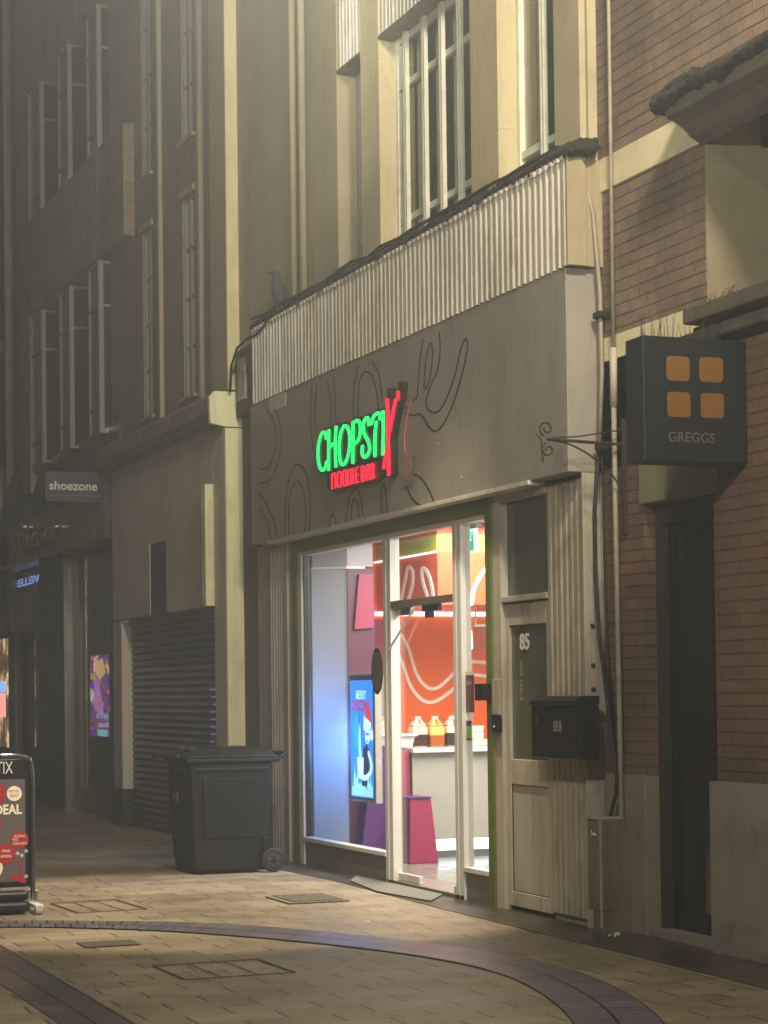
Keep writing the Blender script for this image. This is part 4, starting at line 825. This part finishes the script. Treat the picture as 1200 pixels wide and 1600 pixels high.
zp(MB().tube([(-25.2,.5,2.3),(-25.2,.5,3.0)],.05,10),'column_reflection',em('warm_column_reflection','#d9cf8a',.5))  # glowing tube imitates the reflection of a lit column in the pane
t=thing('blade_sign','navy shoezone blade sign projecting over the street from the shoe shop','hanging sign',(-23.6,-.4,3.9))
MB().box(-23.74,-23.6,-.88,-.1,3.76,4.12).build('sign_box','navy',t,bevel=.006)
text('lettering','shoezone',.145,(-23.597,-.832,3.905),'X','pale',t,1.02,.001,.003)
MB().box(-23.599,-23.596,-.87,-.12,3.838,3.842).build('thin_line','grey',t)
# glowing panel imitating a mirrored poster in the shoe shop glass
t=thing('poster_reflection','glowing panel imitating a pink and purple reflection in the shoe shop window','reflection panel',(-25.1,.2,1.4))
MB().box(-25.62,-24.55,.24,.30,.92,2.06).build('reflection_backing','black',t)
def posterm():
    k=N('poster_reflection_art'); n=k.noise(4.5,6,.7,sc=(1,1,1.4)); c=k.ramp(n,[(.36,hx('#1a0c24')),(.45,hx('#5a3ab0')),(.50,hx('#3a1830')),(.55,hx('#b02c48')),(.61,hx('#f4d8c0')),(.70,hx('#4a58e8'))])
    k.b.inputs['Base Color'].default_value=hx('#202020'); k.l(c,k.b.inputs['Emission Color']); k.b.inputs['Emission Strength'].default_value=3.2; return k.m
ps=MB().box(-25.58,-24.6,.234,.239,1.0,2.02).build('picture',posterm(),t)
MB().prism([(-25.45,1.40),(-25.2,1.30),(-24.85,1.28),(-24.95,1.45),(-25.1,1.68),(-25.25,1.76),(-25.4,1.72),(-25.35,1.58)],'Y',.230,.2325).build('pink_shape',em('poster_pink','#d78ae8',1.6),ps)
MB().prism([(-25.3,1.95),(-24.9,1.98),(-24.75,1.8),(-25.05,1.7),(-25.25,1.78)],'Y',.230,.2325).build('cream_shape',em('poster_cream','#f5cf9c',1.7),ps)
MB().box(-25.55,-25.3,.230,.2325,1.72,1.8).build('yellow_tag',em('poster_yellow','#e8e830',1.2),ps)
MB().box(-25.52,-25.32,.230,.2325,1.6,1.68).build('blue_tag',em('poster_blue','#2a5af0',1.3),ps)
text('lettering','ping for you',.13,(-24.62,.2305,1.23),'Y',em('poster_white','#e8f0ff',1.3),ps,1,.001,0,mirror=True)
text('lettering','this season',.12,(-24.62,.2305,1.12),'Y',em('poster_white_text','#e8f0ff',1.3),ps,1,.001,0,mirror=True)
MB().box(-25.2,-24.66,.230,.2325,1.01,1.09).build('cyan_panel',em('poster_cyan','#8fe4f5',1.7),ps)
t.location+=Vector((-.12,-.108,-.02))
t=thing('blue_sign_reflection','small glowing letters imitating a reversed blue white reflection in the left shoe shop window','reflection lettering',(-29,.2,2.9))
MB().box(-30.6,-28.15,.25,.28,2.78,3.02).build('letter_backing','navy',t)  # glowing letters on this board imitate a sign mirrored in the glass
text('lettering','JEWELLERS',.15,(-28.2,.247,2.83),'Y',em('blue_white_glow','#8fa8ff',3.2),t,3.6,.002,.004,mirror=True)
t.location+=Vector((.05,-.122,.29))
def warmdisp():
    k=N('warm_shop_display'); n=k.noise(5,5,.7,sc=(1,1,.6)); c=k.ramp(n,[(.38,hx('#15120d')),(.5,hx('#6b5636')),(.6,hx('#d8b480')),(.7,hx('#fff0d0'))])
    k.b.inputs['Base Color'].default_value=hx('#151310'); k.l(c,k.b.inputs['Emission Color']); k.b.inputs['Emission Strength'].default_value=.9; return k.m
# ---------------------------------------------------------------- far building at the left edge
Fb=thing('far_red_signed_shop','dark far building with a red sign and lilac panel at the left edge','building',(-33,.2,0))
MB().box(-50,-30.76,.15,6,5.0,14).box(-50,-30.76,.5,6,0,5.0).build('wall',dirty('very_dark_wall','#2d2f2c',.8,.3,2),Fb)
MB().box(-50,-30.8,-.1,.5,4.64,4.98).build('red_sign','redsign',Fb)
MB().box(-50,-30.8,-.08,.5,3.9,4.64).build('lilac_panel','ppanel',Fb)
MB().box(-50,-30.8,.1,.5,3.0,3.85).build('dim_fascia','framed',Fb)
MB().box(-30.9,-30.8,-.05,.3,0,3.9).build('shop_post','black',Fb)
Lc=thing('lit_display_case','narrow warm lit display case standing at the left edge behind the poster stand','display case',(-30.3,-.1,0))
MB().box(-30.66,-29.95,-.09,.0,.0,2.45).build('case_body','black',Lc)
MB().box(-30.62,-29.98,-.11,-.091,.75,2.35).build('lit_panel',warmdisp(),Lc)
MB().box(-30.5,-30.1,-.12,-.1105,1.2,1.55).build('pink_card',em('pink_card','#e08a80',1.4),Lc); MB().box(-30.45,-30.1,-.12,-.1105,1.56,1.72).build('blue_card',em('blue_card','#6aa0e8',1.4),Lc)
MB().box(-50,-30.8,-.05,.5,6.7,6.9).build('band','framed',Fb)
# buildings closing the street behind the camera side (out of view, they only catch and return light)
Ob=thing('unseen_light_return_terrace','added unseen brown terrace on the far side of the street, only returns light','building',(-10,-14,0))
MB().box(-50,25,-16,-14,0,11).build('wall','brickl',Ob)
# ---------------------------------------------------------------- wheelie bin
t=thing('wheelie_bin','charcoal two wheeled rubbish bin with closed lid beside the ridged pilaster','bin',(-16.7,-.85,0))
MB().boxt((-17.0,-16.40,-1.19,-.55,.02),(-17.04,-16.37,-1.23,-.50,.93)).build('bin_body','binp',t,bevel=.03,seg=3)
MB().box(-17.09,-16.34,-1.26,-.44,.925,.965).build('rim','binp',t,bevel=.012)
lid=MB().boxt((-17.14,-16.33,-1.31,-.46,.967),(-17.06,-16.40,-1.16,-.52,1.035)).build('lid','binl',t,bevel=.02,seg=3)
MB().boxt((-16.93,-16.46,-1.05,-.6,1.034),(-16.9,-16.5,-1.0,-.66,1.055)).build('lid_crown','binl',lid,bevel=.01)
lg=MB()
for i in range(6):
    x=-17.1+i*.125; lg.tube([(x,-1.30,.99),(x+.035,-1.345,.972),(x+.07,-1.30,.985)],.016,8)
lg.build('lid_grip','binl',lid,smooth=True)
MB().tube([(-16.95,-.46,.93),(-16.95,-.37,.99),(-16.45,-.37,.99),(-16.45,-.46,.93)],.018,10).build('handle','binp',t,smooth=True)
MB().box(-16.62,-16.52,-1.2,-1.12,1.01,1.05).box(-16.9,-16.8,-1.2,-1.12,1.01,1.05).build('lid_clip','binl',lid,bevel=.01)
MB().tube([(-17.03,-.52,.11),(-16.37,-.52,.11)],.012,8).build('axle','iron',t)
for x in (-16.36,-17.04):
    w=MB().tube([(x-.03,-.52,.105),(x-.022,-.52,.105),(x+.022,-.52,.105),(x+.03,-.52,.105)],[.085,.1,.1,.085],28).build('wheel','rubber',t,smooth=False,bevel=.004)
    MB().disc((x+.032,-.52,.105),.058,'X',.01,24).build('rim_disc','hub',w)
    hb=MB().disc((x+.04,-.52,.105),.016,'X',.014,14)
    for q in range(6):
        a=q*math.pi/3; hb.tube([(x+.039,-.52,.105),(x+.039,-.52+.05*math.cos(a),.105+.05*math.sin(a))],.005,6)
    hb.build('hub','binp',w)
MB().box(-16.41,-16.365,-.60,-.56,.1,.30).build('side_rib','binp',t,bevel=.01)
MB().box(-16.372,-16.352,-1.18,-.54,.86,.885).box(-16.98,-16.42,-1.242,-1.225,.86,.885).build('body_bead','binl',t,bevel=.006)
MB().boxt((-16.955,-16.46,-1.213,-1.20,.12),(-16.99,-16.43,-1.238,-1.22,.80)).build('front_panel','binp',t,bevel=.006)
MB().boxt((-16.39,-16.376,-1.10,-.68,.30),(-16.375,-16.358,-1.12,-.62,.80)).build('side_panel','binp',t,bevel=.006)
MB().box(-16.85,-16.70,-1.247,-1.236,.60,.68).build('faded_sticker','groove',t)
# ---------------------------------------------------------------- poster stand
t=thing('poster_stand','black pavement poster stand with a festive meal DEAL poster','pavement sign',(-14.2,-3.3,0)); X1=-14.2
y0,y1=-3.62,-2.985
fr=MB()
ol=crom([(y1,.08),(y1,.6),(y1-.005,1.0),(y1-.07,1.08),(-3.3,1.085),(y0+.07,1.08),(y0+.005,1.0),(y0,.6),(y0,.08)],5)
fr.tube([(X1,a,b) for a,b in ol],.020,10); fr.build('tube_frame','silver' if False else dirty('polished_dark_tube','#6d6c70',.22,.15,9,metal=.9,bump=.02),t,smooth=True)
MB().box(X1-.018,X1+.008,y0+.02,y1-.015,.175,1.07).build('panel','black',t,bevel=.02)
pstr=dirty('grey_poster_paper','#5c5655',.35,.12,6,bump=.02)
pp=MB().box(X1+.009,X1+.0115,y0+.05,y1-.05,.215,.925).build('poster',pstr,t)
MB().box(X1-.03,X1+.03,-3.34,-3.2,1.075,1.10).build('top_handle','black',t,bevel=.006)
text('lettering','CHOPSTIX',.12,(X1+.0095,-3.475,.965),'X','pale',t,.62,.001,0)
redm=flat('poster_red','#a0262a',.4); crm=flat('poster_cream_ink','#e6dcc0',.5)
s=MB()
for (y,z,r) in ((-3.075,.505,.062),(-3.175,.41,.07),(-3.26,.83,.09),(-3.3,.62,.10)): s.disc((X1+.0125,y,z),r,'X',.002,24)
s.build('red_bauble',redm,pp)
MB().disc((X1+.013,-3.11,.825),.052,'X',.003,28).build('cream_roundel',crm,pp)
text('roundel_text','FESTIVE',.027,(X1+.0148,-3.15,.832),'X',redm,pp,.8,.0005); text('roundel_text','FEAST',.03,(X1+.0148,-3.142,.80),'X',redm,pp,.8,.0005)
text('headline','MEAL DEAL',.092,(X1+.0125,-3.465,.685),'X',crm,pp,.86,.001,.003)
text('bauble_text','KUNG',.028,(X1+.014,-3.115,.52),'X',crm,pp,1,.0005); text('bauble_text','PO',.028,(X1+.014,-3.125,.495),'X',crm,pp,1,.0005); text('bauble_text','CHICKEN',.026,(X1+.014,-3.125,.47),'X',crm,pp,.9,.0005)
text('bauble_text','PINK',.028,(X1+.014,-3.20,.42),'X',crm,pp,1,.0005); text('bauble_text','CHICKEN',.026,(X1+.014,-3.235,.385),'X',crm,pp,.9,.0005)
text('price','£7.99',.14,(X1+.0125,-3.46,.255),'X',crm,pp,.85,.001,.004)
fl=MB(); R=random.Random(2)
for y,z in ((-3.03,.425),(-3.06,.395),(-3.03,.25),(-3.05,.23),(-3.09,.41)):
    for q in range(3):
        a=q*math.pi/3; fl.ribbon([(y-.012*math.cos(a),z-.012*math.sin(a)),(y+.012*math.cos(a),z+.012*math.sin(a))],.004,'X',X1+.0118,X1+.0128,smooth=False)
fl.build('snowflake',crm,pp)
MB().ribbon([(-3.05,.36),(-3.10,.24)],.008,'X',X1+.012,X1+.014,smooth=False).ribbon([(-3.085,.36),(-3.06,.25)],.008,'X',X1+.0122,X1+.0142,smooth=False).ribbon([(-3.13,.25),(-3.05,.22)],.035,'X',X1+.0118,X1+.0132,smooth=False).build('chopstick_art',redm,pp)
MB().box(X1-.17,X1+.17,y0-.02,y1-.06,.02,.085).box(X1-.07,X1+.07,y0,y1-.04,.086,.15).build('base','black',t,bevel=.018)
MB().box(X1-.012,X1+.012,y1-.035,y1-.015,.06,.16).box(X1-.012,X1+.012,y1+.015,y1+.035,.06,.15).build('foot_clamp','silver',t,bevel=.003)
MB().box(X1-.23,X1+.23,y1-.03,y1+.03,.045,.07).build('foot_bar','frame',t,bevel=.006)
for dx in (-.2,.2): MB().disc((X1+dx,y1,.032),.03,'Y',.05,18).build('wheel','iwhite',t,bevel=.004)
# ---------------------------------------------------------------- pigeon on the ledge
px_,py_,pz_=-17.32,-.06,4.93
def pigeon():
    me=bpy.data.meshes.new('pigeon'); V=[(0,0,.0),(0,-.01,.09),(0,-.015,.19),(0,-.02,.27),(0,-.02,.33),(0,-.045,.375),(0,-.085,.37)]
    Rr=[(.03,.03),(.085,.075),(.10,.085),(.07,.06),(.042,.042),(.038,.038),(.006,.006)]
    me.from_pydata([(x*1,y,z) for x,y,z in V],[(i,i+1) for i in range(6)],[]); o=bpy.data.objects.new('pigeon',me); COL.objects.link(o)
    sk=o.modifiers.new('skin','SKIN'); 
    for i,r in enumerate(Rr): me.skin_vertices[0].data[i].radius=r
    me.skin_vertices[0].data[0].use_root=True
    ss=o.modifiers.new('sub','SUBSURF'); ss.levels=2; ss.render_levels=2; me.materials.append(M['feather'])
    return o
p=pigeon(); p.location=(px_,py_,pz_+.02); p.scale=(.88,.88,.88); p.rotation_euler=(math.radians(6),0,math.radians(-35)); ORG[p]=Vector((0,0,0)); props(p,'grey pigeon perched on the dark ledge above the ridged cladding','pigeon')
MB().prism([(-.09,.02),(-.10,.14),(-.06,.26),(-.02,.2),(-.04,.04),(-.06,-.08)],'Y',-.085,.02).build('wing','featherl',p,bevel=.02)
MB().prism([(-.03,-.12),(.03,-.12),(.045,.06),(-.045,.06)],'Y',-.02,.02).build('tail','feather',p,bevel=.006)
MB().tube([(0,-.08,.372),(0,-.115,.362)],[.009,.002],6).build('beak','iron',p)
MB().disc((-.024,-.06,.382),.006,'X',.006,8).build('eye','red' if False else 'black',p)
MB().tube([(-.02,-.02,-.06),(-.02,-.02,.04)],.007,6).tube([(.02,-.02,-.06),(.02,-.02,.04)],.007,6).build('legs',flat('pigeon_leg','#8a4a40',.6),p)
# ---------------------------------------------------------------- haze in the night air
hm=bpy.data.materials.new('night_haze'); hm.use_nodes=True; ht=hm.node_tree; ht.nodes.clear()
ho=ht.nodes.new('ShaderNodeOutputMaterial'); hv=ht.nodes.new('ShaderNodeVolumePrincipled'); ht.links.new(hv.outputs[0],ho.inputs['Volume'])
hv.inputs['Color'].default_value=(.92,.93,.88,1); hv.inputs['Density'].default_value=HAZE; hv.inputs['Anisotropy'].default_value=.25
hz=MB().box(-70,30,-30,12,-1,15.5).build('haze',hm); hz['kind']='stuff'; 
S.cycles.volume_bounces=0
